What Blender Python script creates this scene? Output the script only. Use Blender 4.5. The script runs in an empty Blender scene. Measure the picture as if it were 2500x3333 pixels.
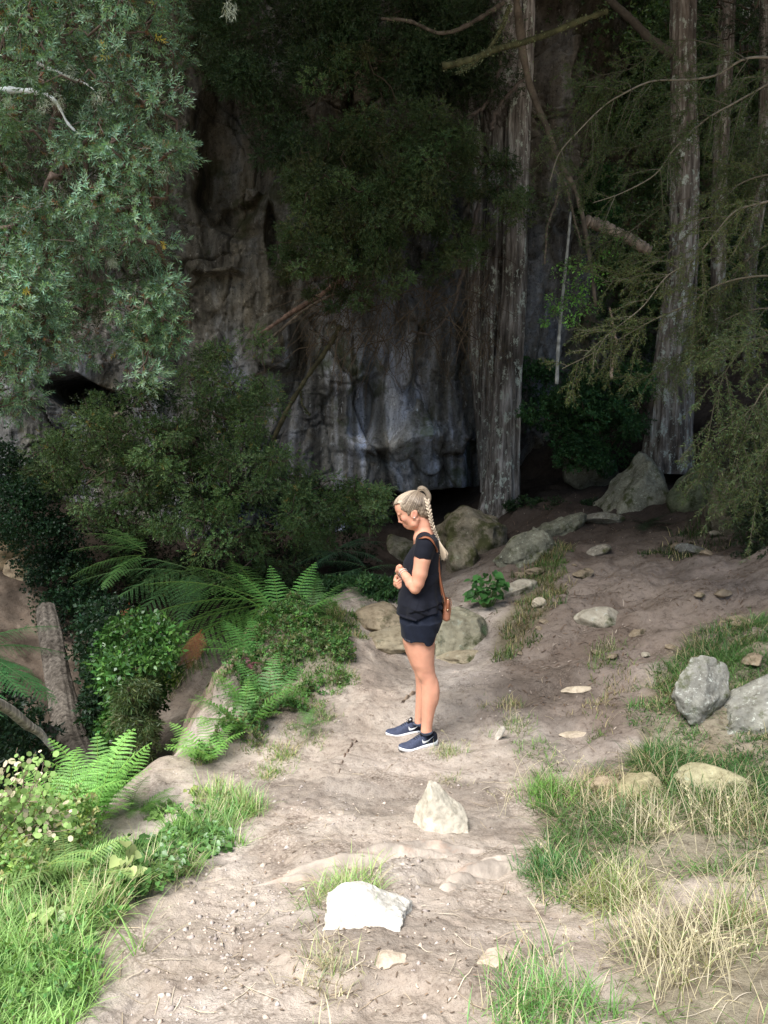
import bpy, math, random
import numpy as np
from mathutils import Vector

# ------------------------------------------------------------------ camera, sky, sun, exposure
sc = bpy.context.scene
CAM = np.array([0.0, 0.0, 2.0]); PITCH = math.radians(5.0); FPX = 1666.5 / math.tan(math.radians(32.5))
cd = bpy.data.cameras.new('camera'); cam = bpy.data.objects.new('camera', cd)
sc.collection.objects.link(cam); sc.camera = cam
cam.location = CAM; cam.rotation_euler = (math.radians(90) - PITCH, 0, 0)
cd.sensor_fit = 'VERTICAL'; cd.sensor_height = 24; cd.lens = 12 / math.tan(math.radians(32.5))
cd.clip_start = 0.05; cd.clip_end = 500
SUN_FROM = Vector((-0.38, -0.60, 1.12)).normalized()
world = bpy.data.worlds.new('World'); sc.world = world; world.use_nodes = True
wn = world.node_tree.nodes; wl = world.node_tree.links
sky = wn.new('ShaderNodeTexSky'); sky.sky_type = 'NISHITA'; sky.sun_disc = False
sky.sun_elevation = math.asin(SUN_FROM.z); sky.sun_rotation = math.atan2(SUN_FROM.x, SUN_FROM.y)
wn['Background'].inputs[1].default_value = 0.06
wl.new(sky.outputs[0], wn['Background'].inputs[0])
sd = bpy.data.lights.new('sun', 'SUN'); sun = bpy.data.objects.new('sun', sd); sc.collection.objects.link(sun)
sd.energy = 3.3; sd.angle = math.radians(42); sd.color = (1.0, 0.97, 0.94)
sun.rotation_euler = SUN_FROM.to_track_quat('Z', 'Y').to_euler()
sc.view_settings.view_transform = 'Standard'; sc.view_settings.look = 'None'
sc.view_settings.gamma = 1.0; sc.view_settings.use_curve_mapping = False
sc.view_settings.exposure = 1.5
sc.cycles.use_denoising = True
sc.cycles.max_bounces = 6; sc.cycles.diffuse_bounces = 3; sc.cycles.transparent_max_bounces = 4

BUILD = {'all'}

# ------------------------------------------------------------------ helpers
COL = sc.collection
def pt(px, py, Y):
    """world point on the plane y = Y seen at photo pixel (px, py)"""
    dx = (np.asarray(px, float) - 1250.0) / FPX; dz = -(np.asarray(py, float) - 1666.5) / FPX
    dy = math.cos(PITCH) + dz * math.sin(PITCH); dd = -math.sin(PITCH) + dz * math.cos(PITCH)
    s = Y / dy
    return np.stack(np.broadcast_arrays(dx * s, np.asarray(Y, float) + 0 * s, CAM[2] + dd * s), -1)

def h3(i, j, k, seed):
    with np.errstate(over='ignore'):
        n = (i.astype(np.uint32) * np.uint32(374761393) + j.astype(np.uint32) * np.uint32(668265263)
             + k.astype(np.uint32) * np.uint32(2147483647) + np.uint32(seed * 974711 + 13))
        n = (n ^ (n >> np.uint32(13))) * np.uint32(1274126177)
        n = n ^ (n >> np.uint32(16)); n = n * np.uint32(2246822519); n = n ^ (n >> np.uint32(15))
    return (n & np.uint32(0xffffff)).astype(np.float32) / np.float32(0xffffff)

def noise3(P, seed=0):
    P = np.asarray(P, np.float32); f = np.floor(P); t = P - f; t = t * t * (3 - 2 * t); f = f.astype(np.int64)
    i, j, k = f[..., 0], f[..., 1], f[..., 2]; x, y, z = t[..., 0], t[..., 1], t[..., 2]
    r = 0
    for a in (0, 1):
        wa = x if a else 1 - x
        for b in (0, 1):
            wb = y if b else 1 - y
            for c in (0, 1):
                r = r + wa * wb * (z if c else 1 - z) * h3(i + a, j + b, k + c, seed)
    return r * 2 - 1

def fbm(P, octv=4, seed=0, gain=.5, lac=2.03):
    P = np.asarray(P, np.float32); r = 0; a = 1.0
    for o in range(octv):
        r = r + a * noise3(P, seed + o * 7); P = P * lac + 3.1; a *= gain
    return r

def sstep(a, b, x):
    t = np.clip((x - a) / (b - a), 0, 1); return t * t * (3 - 2 * t)

def unit(v):
    return v / np.maximum(np.linalg.norm(v, axis=-1, keepdims=True), 1e-9)

def build_mesh(name, V, F, col=None, smooth=True):
    me = bpy.data.meshes.new(name); V = np.asarray(V, np.float32)
    Fs = [np.asarray(f, np.int32) for f in (F if isinstance(F, (list, tuple)) else [F]) if len(f)]
    tot = np.concatenate([np.full(len(f), f.shape[1], np.int32) for f in Fs])
    loops = np.concatenate([f.ravel() for f in Fs])
    me.vertices.add(len(V)); me.vertices.foreach_set('co', V.ravel())
    me.loops.add(len(loops)); me.loops.foreach_set('vertex_index', loops)
    me.polygons.add(len(tot)); me.polygons.foreach_set('loop_start', np.concatenate([[0], np.cumsum(tot)[:-1]]).astype(np.int32))
    me.update(calc_edges=True)
    if smooth: me.polygons.foreach_set('use_smooth', np.ones(len(tot), bool))
    if col is not None:
        c = np.ones((len(V), 4), np.float32); c[:, :3] = np.asarray(col, np.float32)
        at = me.color_attributes.new('Col', 'FLOAT_COLOR', 'POINT'); at.data.foreach_set('color', c.ravel())
    return me

def link(name, me, mat=None, parent=None, loc=None):
    o = bpy.data.objects.new(name, me); COL.objects.link(o)
    if parent is not None: o.parent = parent
    if loc is not None: o.location = [float(q) for q in loc]
    if mat is not None and me is not None: me.materials.append(mat)
    return o

def tag(o, label=None, cat=None, group=None, kind=None):
    if label: o['label'] = label
    if cat: o['category'] = cat
    if group: o['group'] = group
    if kind: o['kind'] = kind
    return o

def thing(name, label, cat, loc, group=None, rz=0):
    o = bpy.data.objects.new(name, None); COL.objects.link(o); o.location = [float(q) for q in loc]
    o.rotation_euler = (0, 0, rz); o.empty_display_size = 0.1
    return tag(o, label, cat, group)

class Geo:
    """collects quads / tris with vertex colours"""
    def __init__(s): s.V = []; s.Q = []; s.T = []; s.C = []; s.n = 0
    def add(s, V, Q=None, T=None, C=(1, 1, 1)):
        V = np.asarray(V, float).reshape(-1, 3)
        if Q is not None and len(Q): s.Q.append(np.asarray(Q) + s.n)
        if T is not None and len(T): s.T.append(np.asarray(T) + s.n)
        s.V.append(V); C = np.asarray(C, float)
        s.C.append(np.broadcast_to(C, (len(V), 3)) if C.ndim == 1 else C); s.n += len(V); return s
    def obj(s, name, mat, parent=None, origin=None, smooth=True):
        V = np.concatenate(s.V)
        org = np.zeros(3)
        if parent is not None: org = np.array(parent.location)
        elif origin is not None: org = np.asarray(origin, float)
        F = []
        if s.Q: F.append(np.concatenate(s.Q))
        if s.T: F.append(np.concatenate(s.T))
        me = build_mesh(name, V - org, F, np.concatenate(s.C), smooth)
        return link(name, me, mat, parent, None if parent is not None else org)

def tube(g, pts, rad, sides=8, C=(1, 1, 1), cap=True):
    pts = np.asarray(pts, float); n = len(pts); rad = np.broadcast_to(np.asarray(rad, float), (n,))
    t = unit(np.gradient(pts, axis=0)); ref = np.array([0.31, 0.17, 0.93]) if abs(t[:, 2]).mean() < .8 else np.array([0.95, 0.2, 0.1])
    a = unit(np.cross(t, ref)); b = np.cross(t, a)
    th = np.linspace(0, 2 * math.pi, sides, endpoint=False)
    V = pts[:, None] + rad[:, None, None] * (np.cos(th)[None, :, None] * a[:, None] + np.sin(th)[None, :, None] * b[:, None])
    i = np.arange(n - 1)[:, None] * sides; j = np.arange(sides)[None]; j2 = (j + 1) % sides
    Q = np.stack([i + j, i + j2, i + sides + j2, i + sides + j], -1).reshape(-1, 4)
    V = V.reshape(-1, 3); T = []
    if cap:
        V = np.concatenate([V, pts[:1], pts[-1:]]); m = n * sides
        jj = np.arange(sides); T = np.concatenate([np.stack([np.full(sides, m), (jj + 1) % sides, jj], -1),
                            np.stack([np.full(sides, m + 1), (n - 1) * sides + jj, (n - 1) * sides + (jj + 1) % sides], -1)])
    C = np.asarray(C, float)
    if C.ndim == 2:
        C = np.repeat(C, sides, 0)
        if cap: C = np.concatenate([C, C[:1], C[-1:]])
    g.add(V, Q, T, C)

def smooth_path(pts, n):
    """Catmull-Rom through control points"""
    P = np.asarray(pts, float); P = np.concatenate([2 * P[:1] - P[1:2], P, 2 * P[-1:] - P[-2:-1]])
    m = len(P) - 3; u = np.linspace(0, m - 1e-6, n); i = u.astype(int); t = (u - i)[:, None]
    a, b, c, d = P[i], P[i + 1], P[i + 2], P[i + 3]
    return .5 * (2 * b + (c - a) * t + (2 * a - 5 * b + 4 * c - d) * t ** 2 + (3 * b - a - 3 * c + d) * t ** 3)

def leaf_quads(P, D, N, L, W, C, fold=0.0):
    """one kite-shaped face per leaf"""
    D = unit(D); S = unit(np.cross(D, N)); L = np.broadcast_to(L, (len(P),))[:, None]; W = np.broadcast_to(W, (len(P),))[:, None]
    U = np.cross(S, D)
    m = P + D * L * .45 + U * W * fold
    V = np.stack([P, m + S * W / 2, P + D * L, m - S * W / 2], 1).reshape(-1, 3)
    Q = np.arange(len(P) * 4).reshape(-1, 4)
    C = np.broadcast_to(C, (len(P), 3)); return V, Q, np.repeat(C, 4, 0)

def rand_unit(r, n):
    v = r.normal(size=(n, 3)); return unit(v)

# ------------------------------------------------------------------ surface nets + SDF tools
class Field:
    def __init__(s, lo, hi, h):
        s.lo = np.asarray(lo, float); s.h = h
        s.n = np.ceil((np.asarray(hi, float) - s.lo) / h).astype(int) + 1
        s.D = np.full(s.n, 0.5, np.float32)
        s.ax = [s.lo[a] + h * np.arange(s.n[a]) for a in range(3)]
    def _sub(s, lo, hi):
        sl = []
        for a in range(3):
            i0 = max(0, int(math.floor((lo[a] - s.lo[a]) / s.h))); i1 = min(s.n[a], int(math.ceil((hi[a] - s.lo[a]) / s.h)) + 1)
            if i1 <= i0: return None, None
            sl.append(slice(i0, i1))
        g = np.meshgrid(*[s.ax[a][sl[a]].astype(np.float32) for a in range(3)], indexing='ij')
        return tuple(sl), np.stack(g, -1)
    def put(s, fn, lo, hi, k=0.01, op='u', pad=None):
        pad = (k * 1.5 + s.h * 2) if pad is None else pad
        sl, P = s._sub(np.asarray(lo) - pad, np.asarray(hi) + pad)
        if sl is None: return
        d = fn(P); A = s.D[sl]
        if op == 'u':
            hh = np.clip(.5 + .5 * (A - d) / k, 0, 1); r = A * (1 - hh) + d * hh - k * hh * (1 - hh)
        else:
            d = -d; hh = np.clip(.5 - .5 * (A - d) / k, 0, 1); r = A * (1 - hh) + d * hh + k * hh * (1 - hh)
        s.D[sl] = r
    def cone(s, a, b, ra, rb, k=0.01, op='u', sq=None):
        a = np.asarray(a, float); b = np.asarray(b, float); ba = b - a; L2 = float(ba @ ba)
        def fn(P):
            pa = P - a; t = np.clip((pa @ ba) / max(L2, 1e-12), 0, 1); q = pa - t[..., None] * ba
            return np.linalg.norm(q, axis=-1) - (ra + (rb - ra) * t)
        R = max(ra, rb); s.put(fn, np.minimum(a, b) - R, np.maximum(a, b) + R, k, op)
    def chain(s, pts, rad, k=0.01, op='u'):
        for i in range(len(pts) - 1): s.cone(pts[i], pts[i + 1], rad[i], rad[i + 1], k, op)
    def ell(s, c, r, axes=None, k=0.01, op='u'):
        c = np.asarray(c, float); r = np.asarray(r, float); M = np.eye(3) if axes is None else np.asarray(axes, float)
        def fn(P):
            q = (P - c) @ M.T; k0 = np.linalg.norm(q / r, axis=-1); k1 = np.linalg.norm(q / (r * r), axis=-1)
            return k0 * (k0 - 1) / np.maximum(k1, 1e-6)
        R = r.max(); s.put(fn, c - R, c + R, k, op)
    def loft(s, Z, X, Y, A, B, k=0.01, op='u', p=2.0, extra=None):
        """stack of ellipses along z: centre (X,Y), half-depth A in x, half-width B in y"""
        Z, X, Y, A, B = [np.asarray(v, float) for v in (Z, X, Y, A, B)]
        o = np.argsort(Z); Z, X, Y, A, B = Z[o], X[o], Y[o], A[o], B[o]
        def fn(P):
            z = s.ax[2][s._zs]
            x, y, a, b = [np.interp(z, Z, v) for v in (X, Y, A, B)]
            q = (np.abs((P[..., 0] - x) / a) ** p + np.abs((P[..., 1] - y) / b) ** p) ** (1 / p)
            d = (q - 1) * np.minimum(a, b)
            d = np.maximum(d, np.maximum(Z[0] - P[..., 2], P[..., 2] - Z[-1]))
            if extra is not None: d = d + extra(P)
            return d.astype(np.float32)
        lo = np.array([(X - A).min(), (Y - B).min(), Z[0]]); hi = np.array([(X + A).max(), (Y + B).max(), Z[-1]])
        pad = k * 1.5 + s.h * 2
        i0 = max(0, int(math.floor((lo[2] - pad - s.lo[2]) / s.h))); i1 = min(s.n[2], int(math.ceil((hi[2] + pad - s.lo[2]) / s.h)) + 1)
        s._zs = slice(i0, i1); s.put(fn, lo, hi, k, op)
    def mapfn(s, fn):
        P = np.stack(np.meshgrid(*[a.astype(np.float32) for a in s.ax], indexing='ij'), -1); s.D = fn(P, s.D).astype(np.float32)
    def mesh(s):
        D = s.D; S = D < 0; c = [(a, b, d) for a in (0, 1) for b in (0, 1) for d in (0, 1)]
        nx, ny, nz = D.shape
        cnt = np.zeros((nx - 1, ny - 1, nz - 1), np.int8)
        for a, b, d in c: cnt += S[a:nx - 1 + a, b:ny - 1 + b, d:nz - 1 + d]
        act = (cnt > 0) & (cnt < 8); I = np.argwhere(act); idx = np.full(act.shape, -1, np.int64); idx[act] = np.arange(len(I))
        vals = {o: D[I[:, 0] + o[0], I[:, 1] + o[1], I[:, 2] + o[2]].astype(float) for o in c}
        pos = np.zeros((len(I), 3)); w = np.zeros(len(I))
        for o in c:
            for ax in range(3):
                if o[ax]: continue
                o2 = list(o); o2[ax] = 1; o2 = tuple(o2); va, vb = vals[o], vals[o2]; m = (va < 0) != (vb < 0)
                t = np.where(m, va / np.where(m, va - vb, 1), 0); p = np.array(o, float)[None].repeat(len(I), 0); p[:, ax] += t
                pos += p * m[:, None]; w += m
        V = s.lo + (I + pos / w[:, None]) * s.h
        Q = []
        for ax in range(3):
            b, d = [q for q in range(3) if q != ax]
            A = np.take(S, range(0, S.shape[ax] - 1), ax); B = np.take(S, range(1, S.shape[ax]), ax)
            E = np.argwhere(A != B); E = E[(E[:, b] > 0) & (E[:, d] > 0) & (E[:, b] < S.shape[b] - 1) & (E[:, d] < S.shape[d] - 1)]
            ins = A[E[:, 0], E[:, 1], E[:, 2]]
            def cell(ob, od):
                e = E.copy(); e[:, b] -= ob; e[:, d] -= od; return idx[e[:, 0], e[:, 1], e[:, 2]]
            q = np.stack([cell(1, 1), cell(0, 1), cell(0, 0), cell(1, 0)], -1)
            fl = ins if ax != 1 else ~ins
            q[~fl] = q[~fl][:, ::-1]; Q.append(q)
        Q = np.concatenate(Q); Q = Q[(Q >= 0).all(1)]
        return V, Q

# ------------------------------------------------------------------ materials
def new_mat(name):
    m = bpy.data.materials.new(name); m.use_nodes = True; nt = m.node_tree
    return m, nt, nt.nodes['Principled BSDF'], nt.nodes['Material Output']
def nd(nt, t, **k):
    n = nt.nodes.new(t)
    for a, v in k.items(): setattr(n, a, v)
    return n
def noise_node(nt, scale, detail=4, rough=.55, stretch=None, vec='Object', dist=0):
    tc = nd(nt, 'ShaderNodeTexCoord'); n = nd(nt, 'ShaderNodeTexNoise'); n.inputs['Scale'].default_value = scale
    n.inputs['Detail'].default_value = detail; n.inputs['Roughness'].default_value = rough; n.inputs['Distortion'].default_value = dist
    if stretch:
        mp = nd(nt, 'ShaderNodeMapping'); mp.inputs['Scale'].default_value = stretch
        nt.links.new(tc.outputs[vec], mp.inputs[0]); nt.links.new(mp.outputs[0], n.inputs['Vector'])
    else: nt.links.new(tc.outputs[vec], n.inputs['Vector'])
    return n
def ramp(nt, src, stops):
    r = nd(nt, 'ShaderNodeValToRGB'); e = r.color_ramp.elements
    e[0].position, e[0].color = stops[0][0], (*stops[0][1], 1); e[1].position, e[1].color = stops[-1][0], (*stops[-1][1], 1)
    for p, c in stops[1:-1]: x = e.new(p); x.color = (*c, 1)
    nt.links.new(src, r.inputs[0]); return r
def mixc(nt, a, b, fac=None, mode='MIX', f=1.0):
    m = nd(nt, 'ShaderNodeMix', data_type='RGBA', blend_type=mode); m.inputs[0].default_value = f
    if fac is not None: nt.links.new(fac, m.inputs[0])
    for i, v in ((6, a), (7, b)):
        if isinstance(v, tuple): m.inputs[i].default_value = (*v, 1)
        else: nt.links.new(v, m.inputs[i])
    return m.outputs[2]
def bump(nt, hs, bs, strength=.5, dist=.01, prev=None):
    b = nd(nt, 'ShaderNodeBump'); b.inputs['Strength'].default_value = strength; b.inputs['Distance'].default_value = dist
    nt.links.new(hs, b.inputs['Height'])
    if prev is not None: nt.links.new(prev, b.inputs['Normal'])
    nt.links.new(b.outputs[0], bs.inputs['Normal']); return b.outputs[0]
def attr(nt): a = nd(nt, 'ShaderNodeAttribute', attribute_name='Col'); return a.outputs['Color']

def mat_leaf(name, trans=.3, rough=.5, spec=.35):
    m, nt, bs, out = new_mat(name); c = attr(nt)
    nt.links.new(c, bs.inputs['Base Color']); bs.inputs['Roughness'].default_value = rough
    bs.inputs['Specular IOR Level'].default_value = spec
    tr = nd(nt, 'ShaderNodeBsdfTranslucent'); g = mixc(nt, c, (1.0, 1.0, .45), mode='MULTIPLY'); nt.links.new(g, tr.inputs[0])
    mx = nd(nt, 'ShaderNodeMixShader'); mx.inputs[0].default_value = trans
    nt.links.new(bs.outputs[0], mx.inputs[1]); nt.links.new(tr.outputs[0], mx.inputs[2]); nt.links.new(mx.outputs[0], out.inputs[0]); return m
def mat_attr(name, rough=.8, spec=.2, bscale=None, bstr=.4, bdist=.003, var=0.0, vscale=20, detail=5):
    m, nt, bs, out = new_mat(name); c = attr(nt); bs.inputs['Roughness'].default_value = rough; bs.inputs['Specular IOR Level'].default_value = spec
    if var:
        n = noise_node(nt, vscale, 5); r = ramp(nt, n.outputs[0], [(.3, (1 - var,) * 3), (.7, (1 + var * .6,) * 3)]); c = mixc(nt, c, r.outputs[0], mode='MULTIPLY')
    nt.links.new(c, bs.inputs['Base Color'])
    if bscale: n = noise_node(nt, bscale, detail); bump(nt, n.outputs[0], bs, bstr, bdist)
    return m
M = {}
M['leaf'] = mat_leaf('leaf', .34); M['leafdry'] = mat_leaf('dry_leaf', .2, .7, .1); M['leafgloss'] = mat_leaf('glossy_leaf', .22, .35, .5)
M['twig'] = mat_attr('twig', .85, .15, 90, .6, .004, .25, 30)
def mat_ground():
    m, nt, bs, out = new_mat('soil'); bs.inputs['Roughness'].default_value = .92; bs.inputs['Specular IOR Level'].default_value = .12
    c = attr(nt)
    n1 = noise_node(nt, 1.7, 6, .6); r1 = ramp(nt, n1.outputs[0], [(.3, (.80, .78, .76)), (.55, (1, 1, 1)), (.75, (1.12, 1.09, 1.08))])
    c = mixc(nt, c, r1.outputs[0], mode='MULTIPLY')
    n2 = noise_node(nt, 22, 8, .65); r2 = ramp(nt, n2.outputs[0], [(.30, (.55, .52, .5)), (.45, (1, 1, 1)), (.72, (1.13, 1.12, 1.1))])
    c = mixc(nt, c, r2.outputs[0], mode='MULTIPLY')
    v = nd(nt, 'ShaderNodeTexVoronoi'); v.inputs['Scale'].default_value = 70; tc = nd(nt, 'ShaderNodeTexCoord'); nt.links.new(tc.outputs['Object'], v.inputs['Vector'])
    n3 = noise_node(nt, 3.5, 3); rm = ramp(nt, n3.outputs[0], [(.5, (0, 0, 0)), (.66, (1, 1, 1))])
    r3 = ramp(nt, v.outputs['Distance'], [(.0, (1.18, 1.18, 1.2)), (.35, (.95, .95, .95)), (.7, (.62, .6, .58))])
    c2 = mixc(nt, c, r3.outputs[0], mode='MULTIPLY'); c = mixc(nt, c, c2, rm.outputs[0])
    n6 = noise_node(nt, 85, 5, .8); r6 = ramp(nt, n6.outputs[0], [(.34, (.58, .56, .54)), (.44, (1, 1, 1)), (.60, (1, 1, 1)), (.68, (1.25, 1.24, 1.22))]); c = mixc(nt, c, r6.outputs[0], mode='MULTIPLY')
    n7 = noise_node(nt, .9, 6, .7, dist=1.0); r7 = ramp(nt, n7.outputs[0], [(.40, (.80, .77, .75)), (.52, (1, 1, 1)), (.66, (1.06, 1.05, 1.06))]); c = mixc(nt, c, r7.outputs[0], mode='MULTIPLY')
    nt.links.new(c, bs.inputs['Base Color'])
    b1 = bump(nt, n2.outputs[0], bs, .8, .02); n4 = noise_node(nt, 120, 4, .7); b2 = bump(nt, n4.outputs[0], bs, .8, .007, b1)
    return m
M['soil'] = mat_ground()
def mat_rock(name, moss=.0, pale=(.62, .6, .55), dark=(.22, .21, .19), lich=.3, scale=3.0, attrmix=True):
    m, nt, bs, out = new_mat(name); bs.inputs['Roughness'].default_value = .88; bs.inputs['Specular IOR Level'].default_value = .2
    n = noise_node(nt, scale, 9, .65, dist=.6); r = ramp(nt, n.outputs[0], [(.25, dark), (.48, tuple(.5 * (a + b) for a, b in zip(pale, dark))), (.7, pale)])
    c = r.outputs[0]
    n2 = noise_node(nt, scale * 6, 6, .7); r2 = ramp(nt, n2.outputs[0], [(.32, (.6, .58, .55)), (.5, (1, 1, 1)), (.75, (1.15, 1.15, 1.15))]); c = mixc(nt, c, r2.outputs[0], mode='MULTIPLY')
    if lich:
        n5 = noise_node(nt, scale * 5.5, 6, .8, dist=.4); r5 = ramp(nt, n5.outputs[0], [(.60 - lich * .1, (0, 0, 0)), (.66 - lich * .1, (1, 1, 1))])
        c = mixc(nt, c, (.40, .41, .36), r5.outputs[0])
    if moss:
        n3 = noise_node(nt, scale * 1.3, 5, .65); r3 = ramp(nt, n3.outputs[0], [(.62 - moss * .3, (0, 0, 0)), (.74 - moss * .3, (1, 1, 1))])
        c = mixc(nt, c, (.062, .068, .030), r3.outputs[0])
    if attrmix: c = mixc(nt, c, attr(nt), mode='MULTIPLY')
    nt.links.new(c, bs.inputs['Base Color'])
    b = bump(nt, n.outputs[0], bs, .7, .03); bump(nt, n2.outputs[0], bs, .6, .008, b)
    return m
M['pale_rock'] = mat_rock('pale_limestone', 0, (.66, .62, .53), (.42, .38, .31), 0, 3)
M['white_rock'] = mat_rock('white_limestone', 0, (.74, .72, .65), (.48, .45, .39), 0, 7)
M['mossy_rock'] = mat_rock('mossy_limestone', .45, (.27, .25, .20), (.075, .07, .055), .1, 4)
M['bould'] = mat_rock('weathered_limestone', .28, (.46, .42, .33), (.22, .19, .14), .2, 3)
M['lichen_rock'] = mat_rock('lichen_limestone', .3, (.30, .29, .25), (.09, .088, .075), .35, 5)
# ------------------------------------------------------------------ terrain height
CTRL = [  # (px, py, Y)
 (1250,3333,2.3),(0,3333,2.3),(600,3333,2.3),(2500,3333,2.12),(1900,3333,2.2),
 (1250,2900,3.15),(700,2900,3.15),(1250,2650,3.97),(1250,2420,5.05),(1330,2443,4.97),(1310,2390,5.22),(1430,2425,5.03),
 (900,2750,3.6),(1000,2500,4.6),(1150,2250,5.75),(1300,2250,5.85),(1250,2120,6.7),(1180,2000,7.4),(1290,2020,7.3),(1450,2130,6.8),(1560,2150,6.5),
 (1500,1930,8.3),(1450,1840,9.6),(1400,1765,12.3),(1300,1800,10.4),(1240,1790,11.8),(1470,1775,11.3),(1560,1715,11.6),
 (1650,1650,11.6),(1780,1620,12.3),(1900,1590,12.5),(2180,1490,12.5),(2400,1500,11.5),(2050,1660,10.6),(2300,1680,9.6),
 (1700,2350,5.15),(1800,2400,4.9),(2100,2500,4.35),(2300,2350,4.75),(2480,2400,4.45),(1750,2700,3.75),(2000,2900,3.1),(2400,2900,2.95),(2450,2650,3.6),(1700,3000,2.95),
 (1650,2200,5.95),(1800,2000,7.0),(2000,2100,6.2),(2200,2000,6.5),(2450,2050,5.8),(1700,1900,8.1),(1900,1750,9.4),(2100,1800,8.6),(2400,1780,8.3),(1650,1800,9.3),(1750,1700,10.6),
 (0,3000,2.85),(300,3000,2.85),(500,2820,3.35),(100,2720,3.6),(320,2760,3.62),(700,2640,4.0),(450,2640,4.15),(520,2500,4.85),(850,2480,4.75),(700,2450,4.95),
 (1020,2330,5.35),(900,2250,5.75),(830,2080,6.7),(1000,1990,7.4),(760,2300,5.5),(1100,1930,7.9),
]
CP = [pt(*c) for c in CTRL]
CP += [np.array(v, float) for v in [
 (-2.45,4.4,-.5),(-2.3,5.0,-1.0),(-2.0,5.8,-1.35),(-2.7,6.2,-1.5),(-3.2,5.2,-1.3),(-1.75,6.9,-1.1),(-3.4,7.4,-.9),(-4.2,8.6,-.3),(-5.0,10.0,.4),(-2.4,8.6,-.9),
 (-1.2,8.4,-.3),(-.3,8.9,0.0),(-.1,9.8,.2),(-1.2,10.4,-.2),(-3.0,10.8,0.1),(-.2,11.5,.4),(-2.0,12.8,.4),(-5.0,13,.9),(-7,11,1.2),(-7,7,0.8),(-5.5,5,.3),(-3.6,3.6,.15),(-3.0,2.5,.35),
 (0,0,.4),(-3,0,.5),(3,0,.55),(0,-4,.5),(-6,-5,.6),(6,-5,1.2),(5,2,1.0),(4.5,4.5,1.1),(5.5,8,2.2),(7,11,3.4),(5.0,13,2.7),(3.0,14.5,2.2),(1.0,14.5,1.0),(9,5,3.0),(-9,2,1.2),
 (0,17,1.0),(-6,17,1.2),(6,17,3.6),(0,-12,.6),(12,-8,2.5),(-12,-8,1),(13,12,6),(-12,12,2)]]
CP = np.array(CP)
def _phi(r): return np.sqrt(r * r + .35 ** 2)
_R = np.linalg.norm(CP[:, None, :2] - CP[None, :, :2], axis=-1)
_A = np.block([[_phi(_R) - 1e-3 * np.eye(len(CP)), np.ones((len(CP), 1))], [np.ones((1, len(CP))), np.zeros((1, 1))]])
_w = np.linalg.solve(_A, np.append(CP[:, 2], 0))
def H0(x, y):
    x = np.asarray(x, float); y = np.asarray(y, float); r = np.full(x.shape, _w[-1])
    for i, c in enumerate(CP): r = r + _w[i] * _phi(np.hypot(x - c[0], y - c[1]))
    return r
MOUND = pt(645, 2300, 5.75)
FOOT = (.13, 5.08, float((pt(1325, 2440, 4.93)[2] + pt(1315, 2385, 5.22)[2]) / 2) + .004, float((pt(1315, 2385, 5.22)[2] - pt(1325, 2440, 4.93)[2]) / .29))
def H(x, y):
    x = np.asarray(x, float); y = np.asarray(y, float); z = H0(x, y)
    # earth mound beside the gully, steep on the camera side
    dx = (x - MOUND[0]) / .36; dy = (y - MOUND[1] - .20) / .34
    q = np.sqrt(dx * dx + dy * dy) + .12 * noise3(np.stack([x * 5, y * 5, 0 * x], -1), 5)
    z = z + .40 * np.sqrt(np.clip(1 - (q * .92) ** 2.2, 0, 1)) + .05 * fbm(np.stack([x * 11, y * 11, 0 * x], -1), 4, 6, .6) * (1 - sstep(.9, 1.3, q))
    P = np.stack([x, y, 0 * x], -1); far = sstep(7, 11, y)
    z = z + (.035 + .05 * far) * fbm(P * 1.6, 3, 11)
    rb = sstep(.9, 1.8, x) * sstep(3.6, 4.6, y); z = z + rb * (.035 * fbm(P * 2.6, 4, 17, .6) + .03 * np.tanh(6 * fbm(P * np.array([1.6, 2.4, 1]), 3, 18)))
    # worn terraces and ruts
    z = z - .95 * np.exp(-((x - .58) / .72) ** 2 - ((y - 12.0) / 1.15) ** 2)
    t = fbm(P * np.array([1.1, 2.2, 1]), 2, 21); z = z + .020 * np.tanh(8 * (t + .1)) * (1 - far * .5)
    if FOOT is not None:
        ft = 1 - sstep(.22, .55, np.hypot(x - FOOT[0], (y - FOOT[1]) * 1.0)); z = z * (1 - ft) + (FOOT[2] + (y - FOOT[1]) * FOOT[3]) * ft
    n = fbm(P * 9, 4, 31, .6) * (.35 if FOOT is not None and 0 else 1); z = z + .010 * n - .012 * sstep(.25, .7, fbm(P * 6.3, 3, 41))
    return z
def on_ground(px, py, y0=1.8, y1=16):
    """first hit of the photo ray with the terrain"""
    Y = np.linspace(y0, y1, 900); p = pt(px, py, Y); d = p[:, 2] - H(p[:, 0], p[:, 1])
    i = np.argmax(d < 0) if (d < 0).any() else len(Y) - 1
    q = p[i].copy(); q[2] = H(q[0], q[1]); return q
def gpoly(P): return np.array([on_ground(*p)[:2] for p in P])
def inpoly(x, y, poly):
    r = np.zeros(x.shape, bool); n = len(poly)
    for i in range(n):
        x1, y1 = poly[i]; x2, y2 = poly[(i + 1) % n]
        c = ((y1 > y) != (y2 > y)) & (x < (x2 - x1) * (y - y1) / (y2 - y1 + 1e-12) + x1); r ^= c
    return r
def pdist(x, y, poly):
    """signed distance, positive inside"""
    d = np.full(x.shape, 1e9); n = len(poly)
    for i in range(n):
        a = poly[i]; b = poly[(i + 1) % n]; ba = b - a
        t = np.clip(((x - a[0]) * ba[0] + (y - a[1]) * ba[1]) / max(ba @ ba, 1e-9), 0, 1)
        d = np.minimum(d, np.hypot(x - a[0] - t * ba[0], y - a[1] - t * ba[1]))
    return np.where(inpoly(x, y, poly), d, -d)

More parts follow.
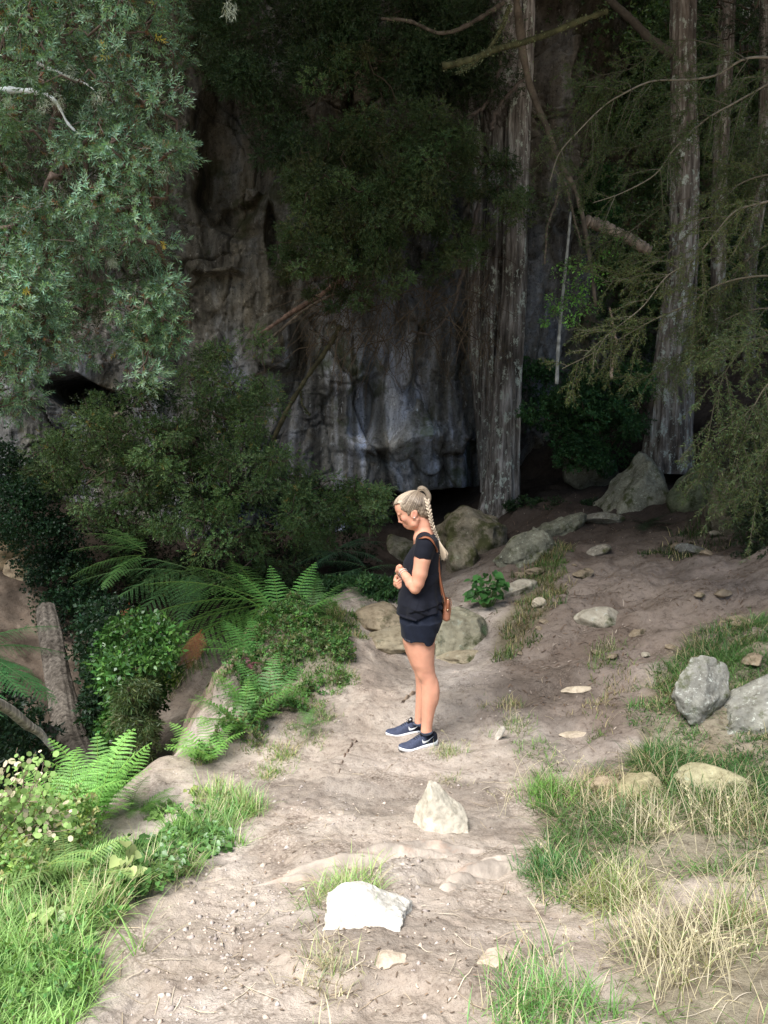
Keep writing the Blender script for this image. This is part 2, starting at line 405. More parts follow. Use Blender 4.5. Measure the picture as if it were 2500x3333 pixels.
# grass areas, given in photo pixels and dropped onto the ground
GR_LEFT = gpoly([(-500,3400),(150,3400),(350,3100),(560,2880),(720,2740),(800,2640),(700,2620),(560,2700),(400,2790),(250,2800),(120,2720),(-500,2720)])
GR_STRIP = gpoly([(800,2560),(1000,2430),(1060,2360),(1010,2370),(900,2440),(760,2550)])
GR_BANK = gpoly([(780,2440),(960,2330),(1120,2230),(1160,2080),(1150,1990),(1050,1990),(900,1990),(760,2080),(760,2200),(800,2330),(640,2450),(640,2500)])
GR_RIGHT = gpoly([(1760,2750),(1700,2640),(1750,2520),(1900,2560),(2060,2480),(2080,2350),(2130,2230),(2250,2120),(2500,2060),(2900,2100),(2900,3000),(2500,2920),(2250,2880),(2050,2960),(1900,2900),(1780,2900)])
GR_RLOW = gpoly([(1980,3050),(2150,2950),(2500,2950),(2900,3100),(2900,3500),(2200,3500),(2020,3350)])
GR_CORNER = gpoly([(1640,3300),(1700,3120),(1800,3120),(1850,3250),(1960,3330),(1950,3500),(1650,3500)])
GR_PATHR = gpoly([(1010,2830),(1120,2850),(1130,2960),(1080,3060),(1130,3180),(1090,3333),(1030,3250),(1020,3100),(940,2980)])
GR_BANK2 = gpoly([(1600,2080),(1690,1920),(1700,1860),(1850,1780),(1830,1920),(1790,2000),(1720,2100),(1620,2150)])
GR_A = gpoly([(1600,2420),(1610,2260),(1690,2280),(1700,2400),(1780,2460),(1700,2480)])
GR_B = gpoly([(1930,2260),(1960,2080),(2060,2080),(2030,2200),(1960,2400),(1900,2420)])
GR_FAR = gpoly([(2080,1830),(2250,1700),(2420,1700),(2250,1830)])
PATH_DARK = gpoly([(1560,2330),(1600,2100),(1640,1980),(1560,1880),(1600,1600),(2600,1550),(2700,2050),(2150,2200),(2000,2500),(1800,2350)])

def soil_color(x, y):
    P = np.stack([x, y, 0 * x], -1)
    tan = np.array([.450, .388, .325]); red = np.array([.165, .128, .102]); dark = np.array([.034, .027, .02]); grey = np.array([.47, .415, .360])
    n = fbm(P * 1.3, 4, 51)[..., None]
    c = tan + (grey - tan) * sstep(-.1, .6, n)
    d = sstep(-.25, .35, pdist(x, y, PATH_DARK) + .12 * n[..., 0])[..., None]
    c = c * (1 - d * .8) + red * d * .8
    # forest floor further back; gully humus with the hollow's shade in its colour
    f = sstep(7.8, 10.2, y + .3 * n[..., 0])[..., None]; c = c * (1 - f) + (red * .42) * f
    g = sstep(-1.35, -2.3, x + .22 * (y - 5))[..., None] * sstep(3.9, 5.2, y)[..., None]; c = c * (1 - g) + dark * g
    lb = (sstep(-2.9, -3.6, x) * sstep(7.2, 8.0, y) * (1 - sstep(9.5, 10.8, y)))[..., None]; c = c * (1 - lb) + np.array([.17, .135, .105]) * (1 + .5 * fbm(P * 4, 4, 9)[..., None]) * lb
    mq = np.hypot((x - MOUND[0]) / .42, (y - MOUND[1] - .18) / .38); mm = sstep(1.15, .85, mq + .15 * n[..., 0])[..., None]; c = c * (1 - mm) + np.array([.23, .185, .14]) * (1 + .35 * fbm(P * 18, 3, 8)[..., None]) * mm
    # green matted base under the grass
    gm = 0 * x
    for pl in (GR_LEFT, GR_BANK, GR_RIGHT, GR_RLOW, GR_STRIP, GR_BANK2): gm = np.maximum(gm, sstep(-.02, .12, pdist(x, y, pl) + .06 * noise3(P * 7, 61)))
    gm = gm[..., None]; c = c * (1 - gm * .62) + np.array([.15, .135, .07]) * gm * .62
    # damp brown stains on the path
    s = sstep(.35, .6, fbm(P * 2.1 + 7, 4, 71))[..., None]; c = c * (1 - .25 * s)
    return c

def make_ground():
    vy = np.concatenate([np.linspace(-40, -2, 20), np.linspace(-1.5, 1.6, 24), 1.7 * np.exp(np.linspace(0, math.log(14 / 1.7), 760)), np.linspace(14.3, 60, 40)])
    u = np.linspace(-1, 1, 760)
    hw = np.where(vy < 1.7, 2.6, .62 * np.clip(vy, 0, 18) + 1.5)
    X = np.concatenate([-hw[:, None] - np.geomspace(40, .3, 22)[None], hw[:, None] * u[None], hw[:, None] + np.geomspace(.3, 40, 22)[None]], 1)
    Y = np.repeat(vy[:, None], X.shape[1], 1); Z = H(X, Y)
    nr, ncl = X.shape; V = np.stack([X, Y, Z], -1).reshape(-1, 3)
    i = np.arange(nr - 1)[:, None] * ncl; j = np.arange(ncl - 1)[None]
    Q = np.stack([i + j, i + j + 1, i + ncl + j + 1, i + ncl + j], -1).reshape(-1, 4)
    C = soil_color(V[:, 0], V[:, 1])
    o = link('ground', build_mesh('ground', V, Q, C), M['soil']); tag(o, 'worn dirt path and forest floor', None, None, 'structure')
make_ground()

# ------------------------------------------------------------------ cliff
def mat_cliff():
    m, nt, bs, out = new_mat('cliff_rock'); bs.inputs['Roughness'].default_value = .85; bs.inputs['Specular IOR Level'].default_value = .25
    st = (1.0, 1.0, .28)
    n1 = noise_node(nt, 1.5, 7, .6, st, dist=.5)
    r1 = ramp(nt, n1.outputs[0], [(.30, (.10, .095, .085)), (.42, (.20, .19, .165)), (.52, (.25, .245, .235)), (.60, (.31, .325, .35)), (.72, (.20, .22, .26))])
    n2 = noise_node(nt, 5, 8, .7, (1, 1, .14)); r2 = ramp(nt, n2.outputs[0], [(.32, (.28, .27, .27)), (.5, (1, 1, 1)), (.66, (1.6, 1.6, 1.58))])
    c = mixc(nt, r1.outputs[0], r2.outputs[0], mode='MULTIPLY')
    n3 = noise_node(nt, 2.4, 6, .7); r3 = ramp(nt, n3.outputs[0], [(.57, (0, 0, 0)), (.68, (.6, .6, .6))]); c = mixc(nt, c, (.15, .12, .065), r3.outputs[0])
    n4 = noise_node(nt, 11, 6, .75, (1, 1, .5)); r4 = ramp(nt, n4.outputs[0], [(.60, (0, 0, 0)), (.65, (1, 1, 1))]); c = mixc(nt, c, (.50, .51, .49), r4.outputs[0])
    n6 = noise_node(nt, 26, 6, .8); r6 = ramp(nt, n6.outputs[0], [(.38, (.40, .40, .38)), (.46, (1, 1, 1)), (.60, (1, 1, 1)), (.66, (1.5, 1.5, 1.45))]); c = mixc(nt, c, r6.outputs[0], mode='MULTIPLY')
    n7 = noise_node(nt, 1.1, 5, .7); r7 = ramp(nt, n7.outputs[0], [(.56, (0, 0, 0)), (.64, (.75, .75, .75))]); c = mixc(nt, c, (.07, .085, .035), r7.outputs[0])
    c = mixc(nt, c, attr(nt), mode='MULTIPLY')
    nt.links.new(c, bs.inputs['Base Color'])
    b = bump(nt, n2.outputs[0], bs, .8, .06); n5 = noise_node(nt, 30, 6, .7); bump(nt, n5.outputs[0], bs, .6, .015, b)
    return m
M['cliff'] = mat_cliff()
def cells(u, v, seed, tilt):
    """broken-rock relief: each cell is a tilted facet; also the crack lines between cells"""
    iu, iv = np.floor(u).astype(np.int64), np.floor(v).astype(np.int64); d1 = np.full(u.shape, 9.); d2 = d1.copy(); h = np.zeros(u.shape); q = np.zeros(u.shape)
    for a in (-1, 0, 1):
        for c in (-1, 0, 1):
            ci, cj = iu + a, iv + c; z = 0 * ci; px_ = ci + .15 + .7 * h3(ci, cj, z, seed); py_ = cj + .15 + .7 * h3(ci, cj, z + 1, seed)
            dx, dy = u - px_, v - py_; d = np.abs(dx) * .75 + np.abs(dy) * .75 + .35 * np.hypot(dx, dy); near = d < d1
            hv = (h3(ci, cj, z + 2, seed) - .5) * 1.6 + tilt * 4 * ((h3(ci, cj, z + 3, seed) - .5) * dx + (h3(ci, cj, z + 4, seed) - .35) * dy)
            d2 = np.where(near, d1, np.minimum(d2, d)); h = np.where(near, hv, h); q = np.where(near, h3(ci, cj, z + 5, seed), q); d1 = np.where(near, d, d1)
    return h, q, np.exp(-((d2 - d1) / .045) ** 2)
def pxz(py, Y): return float(pt(1250, py, Y)[2])
def make_cliff():
    # sheet following a plan curve, then displaced along its normal
    plan = np.array([(-26, -2), (-15, 6), (-9.5, 11.2), (-6.5, 12.6), (-3.5, 13.2), (0, 13.4), (2.6, 13.9), (4.6, 15.2), (8, 17), (13, 17.5), (20, 14)], float)
    nu, nv = 900, 620
    pl = smooth_path(np.c_[plan, np.zeros(len(plan))], 4000)[:, :2]; s = np.concatenate([[0], np.cumsum(np.linalg.norm(np.diff(pl, axis=0), axis=1))])
    # finer sampling on the visible stretch
    dens = 1 + 7 * ((pl[:, 0] > -8) & (pl[:, 0] < 4.6)); cs = np.concatenate([[0], np.cumsum(np.diff(s) * dens[1:])]); uu = np.interp(np.linspace(0, cs[-1], nu), cs, s)
    X = np.interp(uu, s, pl[:, 0]); Yc = np.interp(uu, s, pl[:, 1])
    z = np.concatenate([np.linspace(-1.6, 10.2, nv - 60), np.linspace(10.4, 19, 60)])
    XX = X[:, None] + 0 * z[None]; YY = Yc[:, None] + 0 * z[None]; ZZ = 0 * XX + z[None]
    P = np.stack([XX, YY, ZZ], -1)
    out = .7 * fbm(P * np.array([.35, .35, .22]), 3, 3)                         # broad bulges toward the viewer
    out += .22 * (1 - np.abs(fbm(P * np.array([1.1, 1.1, .28]) + 5, 3, 13)) * 1.8)   # vertical flutes
    U_ = uu[:, None] + 0 * ZZ; W1 = fbm(P * np.array([.8, .8, .8]) + 3, 3, 23); W2 = fbm(P * np.array([.9, .9, .9]) + 8, 3, 24)
    for (su, sz, amp, tilt, sd, wp) in ((1.5, 2.6, .22, .22, 1, .35), (.55, .95, .085, .28, 2, .22), (.20, .30, .028, .30, 3, .12)):
        a_, b_, crack = cells((U_ + wp * W1) / su, (ZZ + wp * W2) / sz, sd, tilt); out += amp * a_ - amp * .55 * crack * (b_ > .35)
    out += .035 * fbm(P * np.array([3, 3, 2.2]), 4, 53, .6) + .02 * fbm(P * 12, 3, 54, .6)
    out += .55 * sstep(6, 12, ZZ) * (ZZ - 6) / 4                                # leans out towards its top
    # long undercut at the foot
    u1 = sstep(-3.6, -2.0, XX) * (1 - sstep(1.9, 2.5, XX)); zt = pxz(1600, 13) + .06 * noise3(P * 3, 63)
    und = sstep(zt + .04, zt - .05, ZZ) * u1
    out -= und * (.55 + .9 * sstep(-.8, 1.0, XX))
    deep = sstep(0.15, .7, XX) * (1 - sstep(1.45, 1.75, XX)) * sstep(zt + .02, zt - .08, ZZ); out -= 2.0 * deep
    # shelf of brighter rock above the undercut
    sh = np.exp(-((ZZ - pxz(1430, 13) - .12 * (XX - .2)) / .16) ** 2) * sstep(-.95, -.3, XX) * (1 - sstep(.7, 1.2, XX)); out += .28 * sh
    # cave mouth on the left
    cx, cz = pt(215, 1275, 12.4)[[0, 2]]; q = np.hypot((XX - cx) / .62, (ZZ - cz + .25 * (XX - cx)) / .30); out -= 2.6 * (1 - sstep(.75, 1.05, q + .1 * noise3(P * 4, 73)))
    # hollow and flake in the upper face
    for (qx, qy, rx, rz, dpt) in ((760, 480, .75, 1.2, -.55), (800, 620, .25, .10, .35), (700, 880, .42, .06, .30), (880, 760, .10, .5, -.35), (560, 900, .3, .3, -.3), (900, 1120, .35, .5, .3), (1170, 1350, .25, .5, -.3), (1300, 1150, .2, .8, .25)):
        c3 = pt(qx, qy, 13.2); q = np.hypot((XX - c3[0]) / rx, (ZZ - c3[2]) / rz); out += dpt * (1 - sstep(.7, 1.1, q + .25 * noise3(P * 3, 83)))
    t = np.stack([np.gradient(X), np.gradient(Yc)], -1); t = unit(t); nrm = np.stack([t[:, 1], -t[:, 0]], -1)
    XX = XX + nrm[:, None, 0] * out; YY = YY + nrm[:, None, 1] * out
    V = np.stack([XX, YY, ZZ + .1 * fbm(P * 2, 2, 93)], -1).reshape(-1, 3)
    i = np.arange(nu - 1)[:, None] * nv; j = np.arange(nv - 1)[None]
    Q = np.stack([i + j, i + nv + j, i + nv + j + 1, i + j + 1], -1).reshape(-1, 4)
    shade = np.ones((nu, nv, 3))
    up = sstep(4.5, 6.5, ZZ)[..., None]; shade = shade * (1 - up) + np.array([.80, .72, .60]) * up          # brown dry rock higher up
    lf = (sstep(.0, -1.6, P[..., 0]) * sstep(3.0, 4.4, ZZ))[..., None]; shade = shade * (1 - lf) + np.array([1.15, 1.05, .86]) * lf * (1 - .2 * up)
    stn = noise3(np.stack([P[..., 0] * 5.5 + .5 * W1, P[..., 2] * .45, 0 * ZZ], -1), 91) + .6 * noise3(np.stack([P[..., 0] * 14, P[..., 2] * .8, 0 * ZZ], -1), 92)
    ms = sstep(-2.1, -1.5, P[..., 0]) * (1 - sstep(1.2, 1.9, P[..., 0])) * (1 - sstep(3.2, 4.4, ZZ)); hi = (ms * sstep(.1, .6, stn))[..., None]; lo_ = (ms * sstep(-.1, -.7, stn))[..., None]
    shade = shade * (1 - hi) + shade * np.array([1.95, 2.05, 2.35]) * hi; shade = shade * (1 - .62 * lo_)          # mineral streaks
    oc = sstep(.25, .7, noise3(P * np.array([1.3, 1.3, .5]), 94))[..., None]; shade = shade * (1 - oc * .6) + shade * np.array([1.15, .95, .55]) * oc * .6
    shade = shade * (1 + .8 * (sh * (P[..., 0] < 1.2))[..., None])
    shade = shade * .70 * (1 - .25 * sstep(3.2, 5.0, ZZ))[..., None]      # darker overall, and darker again higher up
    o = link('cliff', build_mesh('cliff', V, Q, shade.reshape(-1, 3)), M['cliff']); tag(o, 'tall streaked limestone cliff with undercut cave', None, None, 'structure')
make_cliff()
# ------------------------------------------------------------------ stones
def rock(name, label, c, size, seed, mat, rz=0.0, planes=13, k=.05, rough=.05, sink=.3, tilt=0, cat='stone', tint=(1, 1, 1), custom=None, res=34, group=None):
    """angular stone: smooth intersection of half-spaces, roughened; c = ground point under it"""
    r = np.random.default_rng(seed); size = np.asarray(size, float)
    f = Field((-1.25, -1.25, -1.25), (1.25, 1.25, 1.25), 2.5 / res)
    nr = rand_unit(r, planes) if custom is None else unit(np.array([q[:3] for q in custom], float))
    off = r.uniform(.72, 1.0, planes) if custom is None else np.array([q[3] for q in custom], float)
    def fn(P, D):
        d = np.full(P.shape[:3], -9.0)
        for nn, o in zip(nr, off):
            e = P @ nn - o; h = np.clip(.5 + .5 * (d - e) / k, 0, 1); d = e * (1 - h) + d * h + k * h * (1 - h)
        if custom is None: d = np.maximum(d, np.linalg.norm(P, axis=-1) - 1.12)
        return d + rough * fbm(P * 2.2 + seed, 4, seed, .55) + rough * .35 * fbm(P * 7, 2, seed + 5)
    f.mapfn(fn); V, Q = f.mesh(); V = V * size / 2
    if tilt: ct, st = math.cos(tilt), math.sin(tilt); V = np.stack([V[:, 0] * ct - V[:, 2] * st, V[:, 1], V[:, 0] * st + V[:, 2] * ct], -1)
    cr, sr = math.cos(rz), math.sin(rz); V = np.stack([V[:, 0] * cr - V[:, 1] * sr, V[:, 0] * sr + V[:, 1] * cr, V[:, 2]], -1)
    V[:, 2] += size[2] * (.5 - sink)
    n = fbm((V + c) * 9, 3, seed + 1)[:, None]
    C = np.clip(np.array(tint) * (1 + .12 * n), 0, 1.3)
    me = build_mesh(name, V, Q, C); o = link(name, me, mat, None, c)
    return tag(o, label, cat, group)
G = on_ground
if 1:
    rock('pointed_stone', 'cream pointed stone standing up in the middle of the path', G(1425, 2705) + [.01, .05, 0], (.34, .25, .30), 3, M['pale_rock'], .1, k=.01, rough=.04, sink=.26, res=60, tint=(1.0, .98, .93),
         custom=[(-.94, -.2, .26, .46), (.64, -.30, .62, .36), (.34, -.80, .42, .36), (-.52, -.82, .18, .46), (.2, .9, .35, .6), (-.3, .8, .2, .6), (0, 0, -1, 1), (.95, 0, .05, .80), (0, 0, 1, .92)])
    rock('white_stone', 'bright white flat-faced stone in the path beside a grass tuft', G(1190, 2995) + [.0, .05, 0], (.34, .20, .165), 8, M['white_rock'], -.08, k=.025, rough=.06, sink=.34, res=56,
         custom=[(.0, -.66, .75, .42), (-.86, -.1, .50, .60), (.60, .05, .80, .34), (1, -.1, .0, .90), (0, .9, .3, .8), (-.9, 0, -.2, .95), (0, 0, -1, 1), (-.2, .2, 1, .66)])
    rock('boulder', 'squared pale boulder directly behind the woman', G(1500, 2125) + [0, .22, 0], (.58, .46, .50), 21, M['bould'], .12, tint=(.80, .82, .74), k=.04, rough=.075, sink=.22, cat='boulder', res=46,
         custom=[(0, -.94, .25, .72), (.05, -.1, 1, .62), (-.95, -.2, .2, .85), (.85, -.4, .25, .8), (.5, .1, .85, .8), (0, 1, 0, .8), (0, 0, -1, 1), (.6, -.75, .1, .9), (-.3, -.3, .9, .75)])
    rock('boulder', 'low sandy boulder at the far bend of the path, left of the squared one', G(1300, 2115) + [0, .15, 0], (.58, .5, .28), 22, M['bould'], .2, sink=.42, cat='boulder', tint=(.85, .80, .70), k=.05, rough=.08)
    rock('boulder', 'rounded earthy boulder at the edge of the path behind her elbow', G(1225, 2050) + [0, .2, 0], (.60, .6, .30), 23, M['bould'], -.3, sink=.40, cat='boulder', tint=(.85, .76, .66), k=.06, rough=.08)
    rock('flat_stone', 'flat sandy stone lying in front of the squared boulder', G(1500, 2145) + [.05, 0, 0], (.50, .26, .12), 24, M['bould'], .1, sink=.5, tint=(.85, .8, .7))
    rock('boulder', 'grey-green boulder seen just left of her chest', G(1300, 1815) + [0, .3, 0], (.75, .7, .62), 25, M['mossy_rock'], .4, sink=.42, cat='boulder', k=.1, tint=(1.15, 1.15, 1.05))
    rock('boulder', 'leaning mossy boulder at the cave mouth under the double-stemmed tree', G(1545, 1800) + [.0, .45, 0], (.95, 1.0, 1.0), 26, M['mossy_rock'], -.5, sink=.38, cat='boulder', k=.06, rough=.10, tilt=.5, tint=(1.0, .92, .8), res=46)
    rock('boulder', 'mottled brown boulder beside the end of her braid', G(1510, 1850) + [.0, .2, 0], (.55, .5, .48), 27, M['mossy_rock'], .9, sink=.35, cat='boulder', k=.1, tint=(1.25, 1.15, 1.0))
    rock('rock_slab', 'long lichen-spotted slab leaning along the right bank', G(1710, 1830) + [0, .15, 0], (.85, .34, .42), 28, M['lichen_rock'], .35, sink=.40, tilt=.5, k=.025, planes=9, rough=.10, tint=(.85, .85, .72), res=44)
    rock('rock_slab', 'upper lichen-spotted slab continuing the right bank ridge', G(1825, 1745) + [0, .15, 0], (.75, .34, .38), 29, M['lichen_rock'], .3, sink=.42, tilt=.5, k=.025, planes=9, rough=.10, tint=(.8, .8, .66), res=44)
    rock('stone', 'brownish half-buried stone on the right bank, above the heart-leaved plant', G(1690, 1930), (.38, .26, .20), 30, M['bould'], .4, sink=.35, tilt=.35)
    rock('flat_stone', 'flat grey stone at the top of the dirt slope beside the big boulder', G(1965, 1700), (.50, .35, .18), 31, M['lichen_rock'], .1, sink=.35, tint=(1.1, 1.05, .95))
    rock('flat_stone', 'small tilted flat stone on the upper brown slope', G(1950, 1800), (.28, .2, .10), 32, M['lichen_rock'], .3, sink=.3, tilt=.3, tint=(1.2, 1.1, 1))
    rock('flat_stone', 'small dark slab on the upper slope near the right edge', G(2250, 1800), (.30, .2, .13), 33, M['lichen_rock'], -.2, sink=.35, tilt=-.2)
    rock('stone', 'fist-sized pale stone high on the slope under the right-hand tree', G(2325, 1745), (.13, .12, .07), 34, M['bould'], 0, sink=.3, planes=8, k=.02)
    rock('flat_stone', 'flat pale stone with an upturned left corner in mid slope', G(1960, 2030) + [0, .05, 0], (.44, .28, .22), 35, M['bould'], -.15, sink=.4, tilt=-.25, k=.04)
    rock('stone', 'knobbly cream stone in the grass of the right bank', G(1755, 1975), (.13, .10, .10), 36, M['bould'], .5, sink=.25, planes=7, k=.02, tint=(1.2, 1.15, 1.1))
    rock('stone', 'small cream stone beside the right-hand grass edge', G(2102, 2140), (.08, .06, .035), 37, M['bould'], .2, sink=.2)
    rock('boulder', 'big rounded lichen boulder at the foot of the right-hand tree', G(2060, 1690) + [.25, .5, 0], (1.05, .9, 1.10), 38, M['lichen_rock'], .0, sink=.22, cat='boulder', k=.05, rough=.07, tint=(1.0, 1.0, .85), res=46,
         custom=[(-.80, -.15, .62, .42), (.85, -.2, .45, .62), (.25, -.95, .25, .62), (-.35, -.85, .30, .66), (0, .9, .3, .8), (0, 0, -1, 1), (.35, -.2, .9, .80), (-.95, 0, .1, .9)])
    rock('boulder', 'tall mossy boulder pressed against the right-hand trunk', G(2250, 1690) + [.35, .6, 0], (.8, .7, .75), 39, M['lichen_rock'], .6, sink=.2, cat='boulder', k=.12, tint=(.55, .62, .42))
    rock('boulder', 'pale-cracked boulder at the right edge of the clearing', G(2440, 1740) + [.15, .5, 0], (1.0, .8, .95), 40, M['lichen_rock'], .1, sink=.28, cat='boulder', k=.1, tint=(.75, .68, .56))
    rock('boulder', 'shadowed boulder further up between the two big trees', G(2010, 1640) + [.0, 1.6, .2], (1.0, .8, .9), 41, M['lichen_rock'], .1, sink=.2, cat='boulder', k=.1, tint=(.8, .8, .7))
    rock('stone', 'upright grey stone with a rust stain in the right-hand grass', G(2305, 2350) + [0, .1, 0], (.36, .24, .42), 42, M['lichen_rock'], .3, sink=.18, k=.02, planes=9, rough=.09, tint=(1.6, 1.55, 1.45), res=48)
    rock('boulder', 'broad grey speckled boulder cut by the right edge of the picture', G(2470, 2370) + [.12, .12, 0], (.80, .4, .34), 43, M['lichen_rock'], .2, sink=.30, tilt=.35, cat='boulder', tint=(1.35, 1.35, 1.3), k=.03, rough=.08, planes=10, res=48)
    rock('stone', 'ochre-stained stone sunk in grass below the upright grey stone', G(2090, 2580), (.26, .2, .17), 44, M['bould'], .2, sink=.45, tint=(1.0, .98, .75))
    rock('stone', 'pinkish stone sunk in grass left of the ochre-stained one', G(1975, 2560), (.20, .14, .09), 45, M['bould'], .1, sink=.5, tint=(1.2, 1.05, .95))
    rock('stone', 'mossy sloping stone half hidden in the right-hand grass', G(2340, 2560), (.42, .2, .16), 46, M['bould'], -.35, sink=.5, tint=(1, 1.02, .8), tilt=-.25)
    rock('flat_stone', 'thin pale strip of stone breaking through the mid slope', G(1880, 2245), (.24, .12, .055), 47, M['pale_rock'], .25, sink=.5, tint=(.9, .82, .72))
    rock('flat_stone', 'long narrow pale stone in the dirt right of the woman\'s shoes', G(1880, 2393), (.22, .07, .045), 48, M['pale_rock'], .1, sink=.5, tint=(.95, .86, .76))
    rock('stone', 'bone-like cream stone standing beside a grass patch right of the shoes', G(1628, 2405), (.05, .06, .11), 49, M['pale_rock'], -.3, sink=.2, tilt=-.45)
    rock('stone', 'sandy stone barely showing in the path below the white one', G(1270, 3130), (.11, .08, .05), 50, M['pale_rock'], .3, sink=.5, tint=(.95, .85, .78))
    rock('stone', 'wedge-shaped sandy stone in the bare ground near the bottom edge', G(1600, 3130), (.14, .08, .05), 51, M['pale_rock'], .6, sink=.55, tint=(.9, .8, .74))
    rock('stone', 'pale knobbed rock on the far left bank', G(80, 1870), (.5, .4, .35), 52, M['bould'], .2, sink=.35, tint=(1.2, 1.05, .9))
    rock('stone', 'rounded tan rock at the left edge of the far bank', G(15, 1830), (.6, .4, .5), 53, M['bould'], .5, sink=.35, tint=(1.0, .85, .68))

rs = np.random.default_rng(77); proto = None
for k in range(26):
    px = rs.uniform(1640, 2450); py = rs.uniform(1720, 2120) if k < 19 else rs.uniform(2120, 2420); s_ = rs.uniform(.05, .16) * (1.1 if py < 2000 else .6)
    if k < 5: o = proto = rock('stone', 'small brown stone embedded in the bare brown slope', G(px, py), (s_ * 1.3, s_, s_ * .55), 200 + k, M['bould'], rs.uniform(0, 3), sink=.42, planes=8, k=.03, rough=.08, tint=(.75, .66, .58), res=22, group='small stones embedded in the brown slope'); protos = (protos if k else []) + [o]
    else:
        o = protos[k % 5].copy(); COL.objects.link(o); o.location = [float(q) for q in G(px, py)]; o.rotation_euler = (rs.normal(0, .2), rs.normal(0, .2), rs.uniform(0, 6)); o.scale = [s_ / .1] * 3

# worn roots across the path
def ridge(label, pix, wid, hgt, seed, tint=(1, 1, 1)):
    P = smooth_path([G(*p) for p in pix], 60); u = np.linspace(0, 1, 60)
    w = np.interp(u, np.linspace(0, 1, len(wid)), wid); h = np.interp(u, np.linspace(0, 1, len(hgt)), hgt)
    t = unit(np.gradient(P, axis=0)); sd = unit(np.cross(t, [0, 0, 1.])); m = 33; a = np.linspace(-1, 1, m)
    prof = np.maximum(1 - np.abs(a) ** 2.4, 0)
    asym = (a[None, :, None] + .0)
    V = P[:, None] + sd[:, None] * (asym * w[:, None, None]); up = (prof[None] * h[:, None] - .025)
    n = fbm(V * np.array([6, 14, 6]), 4, seed) * .012 + .010 * np.sin(V[..., 1] * 70 + 4 * noise3(V * 4, seed)) * prof[None]
    V[..., 2] = H(V[..., 0], V[..., 1]) + up + n * (prof[None] ** .5)
    i = np.arange(59)[:, None] * m; j = np.arange(m - 1)[None]; Q = np.stack([i + j, i + j + 1, i + m + j + 1, i + m + j], -1).reshape(-1, 4)[:, ::-1]
    V = V.reshape(-1, 3); s = sstep(.25, .5, fbm(V * np.array([9, 20, 9]), 4, seed + 9))[:, None]
    C = np.array([.41, .35, .29]) * (1 - s * .4) + np.array([.50, .34, .25]) * s * .4; C = C * (1 + .35 * fbm(V * 14, 4, seed + 3)[:, None]) * np.array(tint)
    o = link('exposed_root', build_mesh('exposed_root', V - P[30], Q, C), M['root'], None, P[30]); tag(o, label, 'root')
M['root'] = mat_attr('worn_root', .8, .2, 45, .6, .01, .3, 9)
ridge('long pale worn root crossing the path below the pointed stone', [(790, 2895), (980, 2850), (1150, 2810), (1300, 2770), (1450, 2765), (1580, 2775)], [.02, .06, .085, .10, .09, .03], [.02, .045, .06, .065, .055, .02], 3)
ridge('second pale worn root slanting up to the right-hand grass', [(1425, 2930), (1500, 2870), (1600, 2830), (1720, 2790)], [.03, .08, .09, .04], [.02, .055, .06, .02], 5)
ridge('small dark root standing out of the path left of her feet', [(1100, 2520), (1130, 2450), (1170, 2400)], [.008, .012, .006], [.02, .03, .02], 6, (.4, .35, .32))
ridge('thin tan root showing beside the woman\'s far calf', [(1310, 2290), (1335, 2265), (1370, 2245)], [.012, .02, .012], [.03, .045, .03], 7, (.8, .7, .6))

# ------------------------------------------------------------------ trunks
def mat_bark(name, c1, c2, c3, lich=.5, fine=1.0):
    m, nt, bs, out = new_mat(name); bs.inputs['Roughness'].default_value = .9; bs.inputs['Specular IOR Level'].default_value = .12
    n = noise_node(nt, 16 * fine, 8, .65, (1, 1, .10)); r = ramp(nt, n.outputs[0], [(.32, c1), (.5, c2), (.66, c3)])
    n2 = noise_node(nt, 2.2, 5, .7, (1, 1, .5)); r2 = ramp(nt, n2.outputs[0], [(.35, (.55, .53, .50)), (.6, (1.2, 1.2, 1.18))]); c = mixc(nt, r.outputs[0], r2.outputs[0], mode='MULTIPLY')
    n3 = noise_node(nt, 9, 6, .8, (1, 1, .6)); r3 = ramp(nt, n3.outputs[0], [(.64 - .1 * lich, (0, 0, 0)), (.69 - .1 * lich, (1, 1, 1))]); c = mixc(nt, c, (.42, .46, .40), r3.outputs[0])
    c = mixc(nt, c, attr(nt), mode='MULTIPLY'); nt.links.new(c, bs.inputs['Base Color'])
    b = bump(nt, n.outputs[0], bs, .9, .03); n4 = noise_node(nt, 50 * fine, 5, .7, (1, 1, .25)); bump(nt, n4.outputs[0], bs, .6, .008, b); return m
M['bark'] = mat_bark('stringy_bark', (.040, .036, .033), (.165, .148, .136), (.42, .40, .385), .9)
M['bark2'] = mat_bark('flaky_bark', (.05, .043, .038), (.17, .145, .125), (.38, .36, .33), .9)
M['deadwood'] = mat_bark('dead_wood', (.09, .085, .08), (.26, .25, .235), (.44, .425, .405), .2, 1.6)
